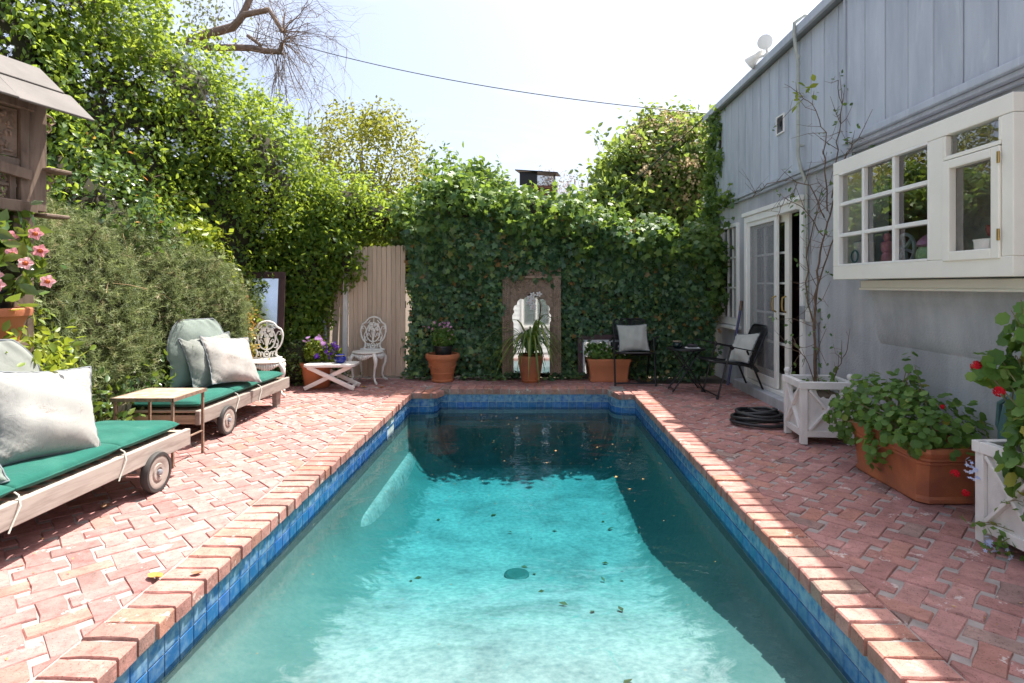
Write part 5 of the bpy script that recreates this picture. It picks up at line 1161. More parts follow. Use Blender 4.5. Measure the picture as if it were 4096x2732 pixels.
# ---------------------------------------------------------------- foliage materials
G1 = mat_leaf('plumbago_leaf', [(0, (.035, .085, .018)), (.35, (.06, .13, .022)), (.7, (.11, .20, .03)), (1, (.19, .26, .035))], .5, (.62, .76, .08), .5, .35)
G_ROSE = mat_leaf('rose_leaf', [(0, (.035, .085, .025)), (.6, (.075, .15, .04)), (1, (.13, .20, .05))], .3, (.3, .45, .06), .32, .6)
G_YEL = mat_leaf('yellow_green_leaf', [(0, (.10, .17, .02)), (.5, (.18, .26, .03)), (1, (.30, .32, .05))], .45, (.55, .62, .05))
G_ROSM = mat_leaf('rosemary_needle', [(0, (.085, .115, .05)), (.5, (.175, .215, .095)), (.85, (.28, .32, .15)), (1, (.35, .29, .17))], .40, (.30, .36, .12), .55, .3)
G_IVY = mat_leaf('ivy_leaf', [(0, (.032, .085, .044)), (.5, (.075, .155, .072)), (.85, (.125, .22, .085)), (.96, (.20, .28, .07)), (1, (.28, .13, .05))], .25, (.28, .48, .05), .38, .5)
G_IVYT = mat_leaf('ivy_sun_leaf', [(0, (.045, .11, .038)), (.5, (.09, .175, .045)), (1, (.17, .25, .055))], .38, (.42, .58, .06), .45, .35)
G_FIG = mat_leaf('creeper_leaf', [(0, (.03, .075, .02)), (.6, (.075, .15, .03)), (1, (.17, .22, .04))], .3, (.4, .5, .05), .28, .6)
G_OLIVE = mat_leaf('far_tree_leaf', [(0, (.09, .14, .02)), (.5, (.20, .23, .035)), (1, (.32, .30, .06))], .45, (.55, .55, .06), .5, .3)
G_GER = mat_leaf('geranium_leaf', [(0, (.06, .13, .03)), (.6, (.11, .22, .045)), (.93, (.17, .28, .06)), (1, (.40, .33, .05))], .38, (.36, .56, .07), .5, .35)
G_STRAP = mat_leaf('strap_leaf', [(0, (.07, .14, .03)), (.6, (.15, .24, .045)), (1, (.30, .32, .07))], .35, (.4, .5, .05), .35, .5)
G_PEP = mat_leaf('pepper_tree_leaf', [(0, (.09, .11, .06)), (1, (.20, .22, .11))], .35, (.4, .45, .15), .6, .2)
C_BLUE = mat_leaf('plumbago_flower', [(0, (.50, .58, .86)), (1, (.72, .78, .94))], .35, (.6, .7, .95), .6, .2)
C_PINK = mat_leaf('pink_flower', [(0, (.80, .30, .36)), (1, (.90, .52, .55))], .35, (.95, .5, .5), .6, .2)
C_DAISY = mat_leaf('daisy_flower', [(0, (.70, .24, .50)), (1, (.84, .46, .66))], .3, (.8, .3, .5), .6, .2)
C_PURP = mat_leaf('purple_flower', [(0, (.08, .02, .24)), (1, (.12, .03, .34))], .3, (.2, .05, .5), .6, .2)
C_LILAC = mat_leaf('lilac_flower', [(0, (.48, .22, .60)), (1, (.66, .42, .72))], .3, (.7, .4, .7), .6, .2)
C_RED = mat_leaf('red_flower', [(0, (.42, .005, .012)), (1, (.62, .012, .03))], .2, (.7, .02, .03), .6, .2)
C_WHITE = mat_leaf('white_flower', [(0, (.74, .68, .70)), (1, (.84, .82, .80))], .3, (.9, .85, .85), .6, .2)
C_CREAM = mat_leaf('cream_flower', [(0, (.66, .48, .28)), (1, (.80, .66, .42))], .5, (.9, .7, .45), .7, .1)
C_ORANGE = mat_leaf('orange_tip', [(0, (.50, .12, .03)), (1, (.62, .30, .06))], .3, (.8, .4, .1), .5, .3)
C_ROSEM = mat_leaf('rosemary_flower', [(0, (.22, .22, .55)), (1, (.40, .40, .72))], .3, (.4, .4, .8), .6, .2)
C_DRY = mat_leaf('dry_leaf', [(0, (.30, .16, .07)), (1, (.50, .32, .12))], .25, (.6, .4, .15), .7, .2)

def clumped(lobes, n, seed, shell, lump, back, frac=.5, spread=.07, per=20):
    k = int(n * frac); a, an = lobes_points(lobes, n - k, seed, shell, lump, back)
    if not k: return a, an
    c, cn = lobes_points(lobes, max(4, k // per), seed + 13, (shell[0] + .5 * (shell[1] - shell[0]), shell[1] + .06), lump * 1.3, back); q, m = cluster_pts(c, cn, per, spread, seed + 2); ok = q[:, 2] > .01
    return np.concatenate([a, q[ok]]), np.concatenate([an, m[ok]])
def add_shoots(t, off, lobes, k, seed, size, tmpl, mat, lump, slen):
    g_ = np.random.default_rng(seed + 31); p, nn = lobes_points(lobes, k * 3, seed + 8, (1.0, 1.06), lump, .15); p, nn = p[:k], nn[:k]; b = MB(); P_, N_ = [], []
    for a, c in zip(p - off, nn):
        d = nrm(c + np.array([0, 0, .7]) + g_.normal(size=3) * .4); ln = g_.uniform(.35, 1.2) * slen; e = a + d * ln; bend = g_.normal(size=3) * ln * .08
        b.tube([a - d * .08, a + d * ln * .55 + bend, e + np.array([0, 0, -.1 * ln])], [.004, .003, .0015], 4, cap=False)
        for s_ in np.linspace(.1, 1, max(4, int(ln / size * 2.6))): P_.append(a + d * ln * s_ + bend * (1 - abs(2 * s_ - 1)) + g_.normal(size=3) * size * .2); N_.append(g_.normal(size=3) + np.array([0, -.2, .8]))
    tag(b.build('shoot_stems', M['stem_brown'], t), kind='stuff'); leaves('shoot_leaves', np.array(P_), np.array(N_), size * .95, tmpl, mat, t, .5, 0, seed + 3)
def plant(name, label, cat, lobes, n, size, tmpl, mat, seed, parts=(), core=.78, tilt=.7, droop=.2, group=None, lump=.12, shell=(.72, 1.06), back=.4, leafname='foliage', stems=0, base=None, clump=.5, spread=.07, shoots=0, slen=.3):
    c = np.mean([l[0] for l in lobes], axis=0); o_ = (float(c[0]), float(c[1]), 0.0) if base is None else base
    t = thing(name, label, cat, o_, 0, group); off = np.array(o_)
    p, nn = clumped(lobes, n, seed, shell, lump, back, clump, spread); leaves(leafname, p - off, nn, size, tmpl, mat, t, tilt, droop, seed)
    if shoots: add_shoots(t, off, lobes, shoots, seed, size, tmpl, mat, lump, slen)
    if core: lobes_core('shade_core', [((l[0][0] - o_[0], l[0][1] - o_[1], l[0][2] - o_[2]), l[1]) for l in lobes], M['core'], t, core)  # dark blobs inside the leaves, coloured as the plant's inner shade
    for nm, k, sz, tp, mt, filt in parts:
        p2, n2 = lobes_points(lobes, k * 4, seed + 77, (1.0, 1.08), lump, .2); q = np.array([filt(*v) for v in p2]) if filt else np.ones(len(p2), bool)
        p2, n2 = p2[q][:k], n2[q][:k]
        if len(p2): leaves(nm, p2 - off, n2, sz, tp, mt, t, .5, 0, seed + 5)
    return t

# ---------------------------------------------------------------- the tall flowering hedge on the left
PLUM = [((-5.3, 3.4, 1.9), (1.15, 1.3, 2.6)), ((-5.0, 4.8, 2.1), (1.15, 1.2, 2.7)), ((-4.65, 6.0, 2.0), (1.05, 1.1, 2.5)), ((-4.2, 6.6, 3.2), (.85, .85, .85)), ((-4.2, 7.1, 1.7), (.95, .85, 2.1)), ((-3.72, 7.45, 2.65), (.82, .75, .95)), ((-3.55, 7.95, 1.4), (.8, .55, 1.75)), ((-3.05, 8.15, 1.75), (.62, .42, 1.05)), ((-2.60, 8.25, 2.25), (.55, .40, .45)), ((-2.10, 8.25, 2.20), (.50, .36, .26)), ((-5.2, 5.6, 3.9), (1.2, 1.2, .9))]
hd = plant('plumbago_hedge', 'tall sunlit plumbago hedge with pale blue flowers along the left side', 'hedge', PLUM, 92000, .066, T_RHOMB, G1, 21, lump=.20, tilt=.8, core=.76, shell=(.68, 1.08))
o_ = np.array(hd.location); p, nn = lobes_points(PLUM, 1800, 5, (1.02, 1.08), .20, .1); q = (p[:, 2] > 1.9) & (np.random.default_rng(3).uniform(0, 1, len(p)) < np.clip((p[:, 2] - 1.8) / 2.2, .05, 1)); p, nn = p[q][:300], nn[q][:300]
p2, n2 = cluster_pts(p, nn, 22, .045, 4); leaves('flower_clusters', p2 - o_, n2, .034, T_FLOWER, C_BLUE, hd, .5, 0, 6)
# loose shoots above the outline
g_ = np.random.default_rng(31); p, nn = lobes_points(PLUM, 2200, 8, (1.02, 1.06), .2, .1); q = nn[:, 2] > .25; p, nn = p[q][:420], nn[q][:420]; b = MB(); sp_, sn_ = [], []
for a, c in zip(p - o_, nn):
    d = nrm(c + np.array([.25, -.1, .5]) + g_.normal(size=3) * .45); ln = g_.uniform(.12, .42); e = a + d * ln; b.tube([a, a + d * ln * .6, e + np.array([0, 0, -.03])], .0025, 3, cap=False)
    for s_ in np.linspace(.15, 1, int(ln * 34)): sp_.append(a + d * ln * s_ + g_.normal(size=3) * .012); sn_.append(g_.normal(size=3) + np.array([0, 0, .6]))
tag(b.build('shoots', M['stem_green'], hd), kind='stuff'); leaves('shoot_leaves', np.array(sp_), np.array(sn_), .058, T_RHOMB, mat_leaf('shoot_leaf', [(0, (.13, .22, .03)), (1, (.24, .30, .05))], .5, (.6, .68, .06)), hd, .6, 0, 9)

plant('rose_bush', 'leafy rose bush with red tips behind the rosemary at left', 'bush', [((-4.25, 5.15, 1.75), (.80, .55, .85)), ((-4.05, 5.5, 1.3), (.75, .5, .9)), ((-4.5, 4.7, 1.9), (.6, .5, .6))], 9000, .062, T_OVAL, G_ROSE, 41, shoots=60, slen=.35, parts=[('red_tips', 60, .06, T_OVAL, C_ORANGE, lambda x, y, z: z > 1.7)], lump=.16)
plant('yellow_shrub', 'bright yellow-green shrub standing up behind the rosemary', 'bush', [((-3.75, 5.95, 1.55), (.36, .36, .60)), ((-3.55, 6.25, 1.25), (.35, .35, .55)), ((-3.9, 5.8, 1.2), (.4, .4, .6))], 3600, .085, T_RHOMB, G_YEL, 42, lump=.14, tilt=.6, shell=(.7, 1.15))
ROSM = [((-3.78, 3.75, .80), (.55, .75, .78)), ((-3.82, 4.55, .95), (.62, .75, .86)), ((-3.76, 5.3, .98), (.56, .72, .80)), ((-3.68, 5.95, .86), (.58, .52, .74)), ((-3.60, 6.15, .76), (.44, .40, .70)), ((-3.55, 3.95, 1.45), (.35, .35, .35))]
rs = plant('rosemary_hedge', 'dense grey-green rosemary hedge bulging behind the loungers', 'hedge', ROSM, 34000, .10, T_SPRIG, G_ROSM, 51, shoots=190, slen=.17, lump=.17, tilt=.9, core=.82, shell=(.78, 1.07), droop=-.5, clump=.45, spread=.05)
o_ = np.array(rs.location); p, nn = lobes_points(ROSM, 4000, 6, (1.02, 1.06), .1, .1); q = (p[:, 1] < 4.4) & (p[:, 2] > 1.35); p, nn = p[q][:45], nn[q][:45]; p2, n2 = cluster_pts(p, nn, 9, .02, 3); leaves('blue_flowers', p2 - o_, n2, .018, T_FLOWER, C_ROSEM, rs, .5, 0, 6)
p, nn = lobes_points(ROSM, 900, 16, (1.02, 1.07), .1, .1); b = MB(); g_ = np.random.default_rng(2)
for a in (p - o_)[:70]: d = g_.normal(size=3) * .10; b.tube([a, a + d * .5 + (0, 0, .01), a + d], .0022, 3, cap=False)
tag(b.build('dry_twigs', mat_plain('dry_twig', (.45, .30, .16), .8), rs), kind='stuff')
plant('creeper', 'glossy round-leaved creeper growing low under the rosemary hedge', 'creeper', [((-3.42, 4.55, .28), (.34, .95, .42)), ((-3.35, 3.6, .35), (.30, .7, .42)), ((-3.38, 5.5, .3), (.28, .6, .42))], 5200, .062, T_OVAL, G_FIG, 52, lump=.10, core=.85, shell=(.8, 1.1))
plant('star_jasmine', 'yellow-green trailing vine around the plant stand at the left edge', 'vine', [((-3.12, 3.25, .82), (.42, .32, .22)), ((-3.3, 3.5, .72), (.4, .4, .3)), ((-3.2, 3.0, .62), (.35, .35, .35))], 2300, .062, T_OVAL, G_YEL, 53, lump=.12, core=.7, shell=(.7, 1.2))
plant('vine_bush', 'shady small-leaved vine at the hedge foot behind the purple flowers', 'vine', [((-2.98, 7.45, .28), (.34, .22, .34)), ((-3.35, 7.35, .25), (.3, .25, .3)), ((-2.72, 7.55, .15), (.3, .15, .16))], 3600, .05, T_RHOMB, G_FIG, 54, lump=.1, core=.8)
# vine hanging over the gate side and fence
plant('hanging_vine', 'bright vine hanging over the fence boards and the gate corner', 'vine', [((-3.02, 7.72, 1.35), (.36, .20, .75)), ((-2.70, 7.80, 1.80), (.22, .14, .34)), ((-2.45, 7.80, 1.55), (.12, .07, .22)), ((-3.1, 7.6, .85), (.3, .18, .5))], 6200, .075, T_OVAL, G1, 55, lump=.14, core=.6, droop=.9, shell=(.6, 1.12))
plant('succulent', 'orange-tipped succulent beside the leaning left mirror', 'succulent', [((-3.27, 6.60, .98), (.12, .10, .16)), ((-3.30, 6.66, .72), (.16, .12, .28))], 420, .055, T_OVAL, mat_leaf('succulent_leaf', [(0, (.16, .20, .04)), (.5, (.36, .30, .05)), (1, (.55, .20, .05))], .3, (.7, .45, .1)), 56, core=.5)
# mandevilla
mv = plant('mandevilla', 'mandevilla plant with pink trumpet flowers at the left edge', 'plant', [((-3.10, 3.27, 1.42), (.26, .20, .22)), ((-3.2, 3.35, 1.6), (.22, .2, .16)), ((-2.95, 3.30, 1.36), (.14, .14, .12))], 620, .095, T_OVAL, G_FIG, 57, core=.45, lump=.05, shell=(.5, 1.15))
o_ = np.array(mv.location); rr = random.Random(6)
for x, z, y in ((-2.985, 1.29, 3.13), (-2.87, 1.27, 3.14), (-2.90, 1.325, 3.16), (-2.84, 1.44, 3.2), (-2.73, 1.46, 3.25), (-2.77, 1.39, 3.2), (-2.69, 1.29, 3.25), (-2.90, 1.54, 3.25), (-2.80, 1.56, 3.3)):
    ax = Vector((.5, -.75, rr.uniform(-.1, .35))).normalized(); Mq = ax.to_track_quat('Z', 'Y').to_matrix(); b = MB(); c = Vector((x, y, z)) - Vector(mv.location)
    vs = []; N5 = 20
    for r_, zz in ((.005, -.06), (.008, -.035), (.012, -.012), (.016, .0), (.033, .002)):
        for k in range(N5): a = 2 * math.pi * k / N5; q = r_ * (1 + (.18 * math.cos(a * 5) if r_ > .03 else .08 * math.cos(a * 5))); vs.append(c + Mq @ Vector((q * math.cos(a), q * math.sin(a), zz + (-.012 if r_ > .03 and math.cos(a * 5) > .5 else 0))))
    b.add(vs, [(i * N5 + k, i * N5 + (k + 1) % N5, (i + 1) * N5 + (k + 1) % N5, (i + 1) * N5 + k) for i in range(4) for k in range(N5)]); fl_ = b.build('flower', C_PINK, mv, True); fl_.scale = (1, 1, 1)
    b = MB(); b.ball(c + Mq @ Vector((0, 0, -.006)), .012, 8, 6); b.build('throat', C_ORANGE, fl_, True)

# ---------------------------------------------------------------- ivy wall at the back
iv = thing('ivy_wall', 'back wall covered in dark ivy behind the pots and mirrors', 'wall', (.45, 8.1, 0)); o_ = np.array((.45, 8.1, 0))
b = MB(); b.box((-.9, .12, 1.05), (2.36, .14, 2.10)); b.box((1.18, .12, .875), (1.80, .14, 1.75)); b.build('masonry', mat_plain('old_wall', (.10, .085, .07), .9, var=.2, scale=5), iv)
g_ = np.random.default_rng(61); n = 12500; X = g_.uniform(-1.66, 2.50, n); Z = g_.uniform(.03, 1, n) * np.where(X < .5, 2.2, 2.2 - .22 * (X - .5))
def bulge(x, z): 
    k = np.clip((z - 1.25) / .7, 0, 1); k = k * k * (3 - 2 * k); return .02 + .20 * k + .05 * np.sin(x * 3.1 + z * 2) + .04 * np.sin(x * 7 + 1.3 * z * 3) + .04 * np.sin(z * 9 + x * 2)
Yv = 8.08 - bulge(X, Z) - g_.uniform(0, .10, n); 
q = ~((np.abs(X - .015) < .36) & (Z < 1.36)) & ~((np.abs(X - .99) < .33) & (Z < .55)); X, Z, Yv = X[q], Z[q], Yv[q]
P_ = np.stack([X, Yv, Z], 1) - o_; sz = np.where(Z > 1.35, .10, .064) * g_.uniform(.6, 1.35, len(Z))
cs_ = g_.choice(len(P_), 330); q_, m_ = cluster_pts(P_[cs_] + np.array([0, -.06, 0]), np.tile([[.1, -1, .4]], (330, 1)), 12, .06, 44); leaves('ivy_tufts', q_, m_, np.where(q_[:, 2] > 1.2, .085, .058), T_IVY, G_IVY, iv, .4, 1.2, 45)
cs_ = g_.choice(len(P_), 26); q_, m_ = cluster_pts(P_[cs_] + np.array([0, -.03, 0]), np.tile([[.1, -1, .2]], (26, 1)), 9, .045, 46); leaves('dead_leaves', q_, m_, .05, T_IVY, C_DRY, iv, .5, 1.5, 47)
leaves('ivy_leaves', P_, np.stack([.1 * np.ones_like(X), -np.ones_like(X), .35 * np.ones_like(X)], 1), sz, T_IVY, G_IVY, iv, .45, 1.3, 62)
b = MB(); xs = np.linspace(-1.66, 2.52, 60); zs2 = np.linspace(.0, 2.2, 34)
vs = [(x - .45, 8.14 - float(bulge(x, z)) + .04 * math.sin(x * 23 + z * 19) - 8.1, z) for z0 in zs2 for x in xs for z in [z0 * (1 if x < .5 else 1 - .1 * (x - .5))]]; b.add(vs, [(j * 60 + i, j * 60 + i + 1, (j + 1) * 60 + i + 1, (j + 1) * 60 + i) for j in range(33) for i in range(59)]); b.build('ivy_shade_sheet', mat_plain('ivy_shade', (.016, .026, .014), .95, var=.3, c2=(.05, .035, .022), scale=14), iv, True, ang=180)  # dark sheet behind the leaves, the ivy's inner shade painted as colour
TOP = [((-1.45, 8.10, 2.10), (.40, .36, .26)), ((-1.0, 8.05, 2.34), (.42, .42, .34)), ((-.55, 8.10, 2.18), (.36, .38, .30)), ((-.10, 8.02, 2.20), (.40, .42, .34)), ((.40, 8.10, 2.16), (.40, .38, .26)), ((.82, 8.02, 2.02), (.36, .42, .30)), ((1.25, 8.08, 1.88), (.40, .36, .20)), ((1.65, 8.0, 1.88), (.34, .42, .24)), ((2.02, 8.04, 1.78), (.34, .36, .18)), ((2.32, 8.02, 1.82), (.30, .38, .22)), ((2.48, 8.05, 1.40), (.16, .22, .50))]
p, nn = clumped(TOP, 8600, 63, (.78, 1.12), .16, .5, .6, .07, 16); leaves('ivy_crown', p - o_, nn + np.array([0, -.2, .3]), .095, T_IVY, G_IVYT, iv, .5, .6, 64)
add_shoots(iv, o_, TOP, 150, 64, .085, T_IVY, G_IVYT, .16, .28)
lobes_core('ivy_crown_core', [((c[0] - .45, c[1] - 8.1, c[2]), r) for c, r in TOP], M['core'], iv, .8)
p = np.stack([g_.uniform(-1.6, 2.3, 900), g_.uniform(7.72, 7.98, 900), g_.uniform(.01, .10, 900)], 1); q = ~((np.abs(p[:, 0] + 1.16) < .2) | (np.abs(p[:, 0]) < .17) | (np.abs(p[:, 0] - 1.03) < .3)) | (p[:, 1] > 7.9); leaves('ivy_at_foot', p[q] - o_, (0, -.3, 1), .06, T_IVY, G_IVY, iv, .5, 0, 65)
# ivy climbing the corner of the house
plant('corner_ivy', 'bright ivy climbing the far corner of the grey house', 'ivy', [((2.64, 8.45, 2.0), (.12, .16, .7)), ((2.64, 8.55, 2.75), (.07, .09, .5)), ((2.64, 8.45, 3.30), (.045, .06, .5)), ((2.65, 8.15, 3.25), (.03, .04, .42)), ((2.64, 8.0, 2.42), (.05, .35, .06)), ((2.55, 8.35, 1.35), (.18, .15, .4))], 2600, .07, T_IVY, G_IVYT, 66, core=.5, lump=.03, shell=(.5, 1.2), droop=.9)
# taller shrubs on top of and behind the wall
plant('wall_shrub', 'leafy ivy shrub rising above the back wall left of the chimney', 'bush', [((-1.10, 8.95, 2.45), (.55, .42, .62)), ((-1.35, 9.0, 2.2), (.5, .4, .5)), ((-.75, 8.9, 2.35), (.3, .3, .62))], 4200, .10, T_OVAL, G_IVYT, 71, lump=.2, core=.6, shoots=70, slen=.35)
plant('wall_shrub', 'leafy ivy shrub with pale flower heads in front of the chimney', 'bush', [((-.50, 8.95, 2.25), (.36, .36, .58)), ((-.15, 8.95, 2.05), (.34, .34, .44)), ((.22, 8.9, 1.98), (.30, .30, .46))], 3600, .10, T_OVAL, G_IVYT, 72, lump=.12, core=.6, shoots=30, slen=.22, parts=[('flower_heads', 90, .07, T_FLOWER, C_CREAM, lambda x, y, z: z > 2.35)])
plant('gate_shrub', 'sunlit yellow-green shrub showing above the plank gate', 'bush', [((-2.15, 9.6, 1.75), (.6, .5, .65)), ((-2.6, 9.9, 1.9), (.6, .5, .7))], 3400, .07, T_RHOMB, G_YEL, 73, lump=.14, core=.7)
def tree(name, label, base, trunk_h, lobes, n, size, tmpl, mat, seed, tr=.12, parts=(), core=.0, shell=(.45, 1.1), group=None, **kw):
    t = thing(name, label, 'tree', base, 0, group); off = np.array(base, float); rr = random.Random(seed)
    b = MB(); b.tube([(0, 0, 0), (.05, .03, trunk_h * .5), (0, 0, trunk_h)], [tr, tr * .8, tr * .65], 10); b.build('trunk', M['trunk'], t, True)
    b = MB()
    for c, r in lobes:
        c0 = Vector(c) - Vector(base)
        for _ in range(6):
            e = c0 + Vector((rr.uniform(-.7, .7) * r[0], rr.uniform(-.7, .7) * r[1], rr.uniform(-.2, .8) * r[2])); s_ = Vector((0, 0, trunk_h * rr.uniform(.7, 1))); m_ = s_.lerp(e, .5) + Vector((rr.uniform(-.1, .1), rr.uniform(-.1, .1), .12)); b.tube([s_, m_, e], [tr * .4, tr * .25, tr * .06], 6)
    b.build('limbs', M['trunk'], t, True)
    p, nn = clumped(lobes, n, seed, shell, .36, .6, .8, .11, 18); leaves('crown', p - off, nn, size, tmpl, mat, t, .9, .3, seed); add_shoots(t, off, lobes, 90, seed, size, tmpl, mat, .36, .45)
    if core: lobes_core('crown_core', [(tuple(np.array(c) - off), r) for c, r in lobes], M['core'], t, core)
    for nm, k, per, sp_, sz, tp, mt, filt in parts:
        p2, n2 = lobes_points(lobes, k * 3, seed + 9, (1.0, 1.08), .22, .2); q = np.array([filt(*v) for v in p2]); p2, n2 = p2[q][:k], n2[q][:k]; p3, n3 = cluster_pts(p2, n2, per, sp_, seed); leaves(nm, p3 - off, n3, sz, tp, mt, t, .5, 0, seed)
    return t
tree('photinia_tree', 'round tree with cream flower heads beside the house roof corner', (2.5, 10.9, 0), 2.2, [((2.45, 10.6, 3.0), (.95, .8, 1.1)), ((1.75, 10.4, 2.75), (.75, .7, 1.1)), ((3.2, 10.8, 2.9), (.8, .8, 1.15)), ((2.6, 10.7, 3.6), (.8, .7, .7)), ((1.9, 10.3, 2.2), (.7, .6, .7)), ((2.9, 10.4, 2.1), (.8, .6, .7)), ((1.35, 10.2, 2.45), (.5, .5, .75))], 17000, .12, T_OVAL, mat_leaf('photinia_leaf', [(0, (.06, .13, .04)), (.5, (.12, .20, .05)), (1, (.22, .28, .07))], .45, (.55, .68, .10), .42, .45), 81, .11, parts=[('flower_heads', 420, 20, .06, .05, T_FLOWER, C_CREAM, lambda x, y, z: z > 2.5 and x > 1.7)], core=.66, shell=(.6, 1.1))
tree('yellowing_tree', 'loose yellow-green tree in the distance left of the chimney', (-3.6, 12.6, 0), 2.6, [((-3.75, 12.6, 3.8), (.85, .8, 1.05)), ((-3.15, 12.5, 3.6), (.75, .7, 1.15)), ((-2.75, 12.6, 2.9), (.65, .6, .8)), ((-4.3, 12.7, 3.3), (.8, .7, .9)), ((-3.5, 12.3, 2.6), (1.0, .7, .8))], 12000, .085, T_OVAL, G_OLIVE, 82, .10, core=.0, shell=(.2, 1.2))
tree('jacaranda_tree', 'hazy lilac-flowered tree far off between chimney and photinia', (1.4, 20, 0), 3.0, [((1.3, 20, 4.0), (.6, .5, .6)), ((1.7, 20.3, 3.7), (.7, .6, .6)), ((.7, 20.2, 4.7), (.5, .4, .45))], 1300, .10, T_RHOMB, mat_leaf('jacaranda', [(0, (.26, .30, .14)), (.6, (.36, .36, .26)), (1, (.44, .38, .46))], .4, (.7, .6, .7), .7, .1), 83, .09, shell=(.2, 1.15))
# bare tree with arching limbs, upper left
bt = thing('bare_tree', 'bare tree with thick arching limbs and fine twigs against the sky', 'tree', (-8.2, 12.2, 0)); B0 = Vector((-8.2, 12.2, 0))
def BT(u, v, Y): x, y_ = 344.4 + u * .183, v * .183; return Vector(((x - 1218) / 1340 * Y, Y, 1.27 - (y_ - 654) / 1340 * Y)) - B0
LIMBS = [([(-6.55, 12.0, 5.65), (-6.35, 12.0, 5.85), (-5.85, 11.9, 6.0), (-5.32, 11.9, 6.15), (-5.05, 11.8, 6.35), (-4.55, 11.8, 6.45), (-4.40, 11.8, 6.22), (-4.27, 11.8, 6.0)], [.15, .13, .12, .11, .085, .07, .06, .05]), ([(-6.35, 12.0, 5.85), (-5.75, 11.9, 5.72), (-5.35, 11.9, 5.73), (-4.95, 11.85, 5.70), (-4.62, 11.8, 5.62), (-4.34, 11.8, 5.60), (-4.27, 11.8, 5.78)], [.12, .09, .09, .085, .08, .075, .06]), ([(-5.2, 11.85, 6.22), (-5.08, 11.9, 6.5), (-4.98, 12.0, 6.9), (-4.7, 12.0, 7.5)], [.09, .085, .08, .06]), ([(-5.0, 11.85, 5.95), (-4.8, 11.8, 5.80), (-4.7, 11.8, 5.72)], [.05, .045, .04])]
b = MB(); b.tube([Vector((0, 0, 0)), Vector((.3, 0, 2.5)), Vector((.6, -.1, 4.6)), Vector((.95, -.2, 6.03))], [.26, .24, .2, .16], 12); b.build('trunk', M['bare_bark'], bt, True)
lb = MB(); tw = MB(); rr = random.Random(17)
def twig(p, d, ln, r_, dep):
    pts = [p]; q = p.copy(); dd = d.normalized()
    for s_ in range(5): dd = (dd + Vector((rr.gauss(0, .22), rr.gauss(0, .22), rr.gauss(-.10, .2)))).normalized(); q = q + dd * ln / 5; pts.append(q.copy())
    tw.tube(pts, [r_ * (1 - .16 * i) for i in range(6)], 4, cap=False)
    if dep > 0:
        for s_ in range(4 if dep > 1 else 3): k = rr.randint(1, 5); twig(pts[k], dd + Vector((rr.gauss(0, .8), rr.gauss(0, .8), rr.gauss(-.15, .7))), ln * rr.uniform(.45, .75), r_ * .5, dep - 1)
for pts, rs_ in LIMBS:
    P_ = [Vector(p) - B0 + Vector((-.74, 0, .38)) for p in pts]; lb.tube(P_, [r_ * .75 for r_ in rs_], 10)
    for k in range(26):
        i = rr.randint(len(P_) // 3, len(P_) - 1); f_ = rr.random(); p = P_[i - 1].lerp(P_[i], f_); twig(p, Vector((rr.gauss(.35, .6), rr.gauss(0, .5), rr.gauss(.05, .7))), rr.uniform(.35, .95), rr.uniform(.004, .009), 1)
for e in (Vector((-5.01, 11.8, 6.16)), Vector((-5.01, 11.8, 6.38))):
    for k in range(20): twig(e - B0, Vector((rr.gauss(.6, .5), rr.gauss(0, .5), rr.gauss(.1, .9))), rr.uniform(.7, 1.5), rr.uniform(.005, .014), 2)
for k in range(9): twig(Vector((-5.24 + .04 * k, 11.8, 5.98)) - B0, Vector((rr.gauss(.15, .15), 0, -1)), rr.uniform(.8, 1.5), .011, 2)
lb.build('limbs', M['bare_bark'], bt, True); tag(tw.build('twigs', M['bare_bark'], bt), kind='stuff')
g_ = np.random.default_rng(5); n = 3800; p = np.stack([g_.uniform(-8.3, -5.9, n), g_.uniform(11.7, 12.5, n), g_.uniform(4.4, 7.3, n)], 1); cl = np.sin(p[:, 0] * 4.1 + p[:, 2] * .6) + np.sin(p[:, 0] * 9.7 + 2) * .6 + g_.normal(size=n) * .5; q = (cl > .25) & (p[:, 0] < -5.2 - (p[:, 2] - 4.2) * .25 + .5); leaves('hanging_foliage', p[q] - np.array(B0), (0, -1, .2), .085, T_RHOMB, G_PEP, bt, .9, 2.2, 6)
# chimney beyond the wall
ch = thing('chimney', 'brick chimney with dark metal cap beyond the back wall', 'chimney', (.25, 14.2, 0))
b = MB(); b.box((0, 0, 1.8), (.62, .5, 3.6)); b.box((0, 0, 3.50), (.72, .6, .07)); b.box((0, 0, 3.60), (.78, .66, .07)); bm_ = mat_plain('chimney_brick', (.34, .15, .11), .9, var=.3, scale=22); b.build('stack', bm_, ch)
b = MB(); b.box((-.06, -.05, 3.98), (1.02, .8, .02), (rad(4), rad(5), rad(-8))); b.build('cap', M['black_metal'], ch)
b = MB(); mesh_panel(b, (-.34, -.28, 3.63), (.34, -.28, 3.63), (-.34, -.28, 3.95), (.34, -.28, 3.95), 26, 14, .005); mesh_panel(b, (.34, -.28, 3.63), (.34, .28, 3.63), (.34, -.28, 3.95), (.34, .28, 3.95), 20, 14, .005); b.build('spark_mesh', M['black_metal'], ch)
b = MB(); b.box((-.30, -.30, 3.80), (.42, .02, .32)); b.build('wind_shield', M['black_metal'], ch)

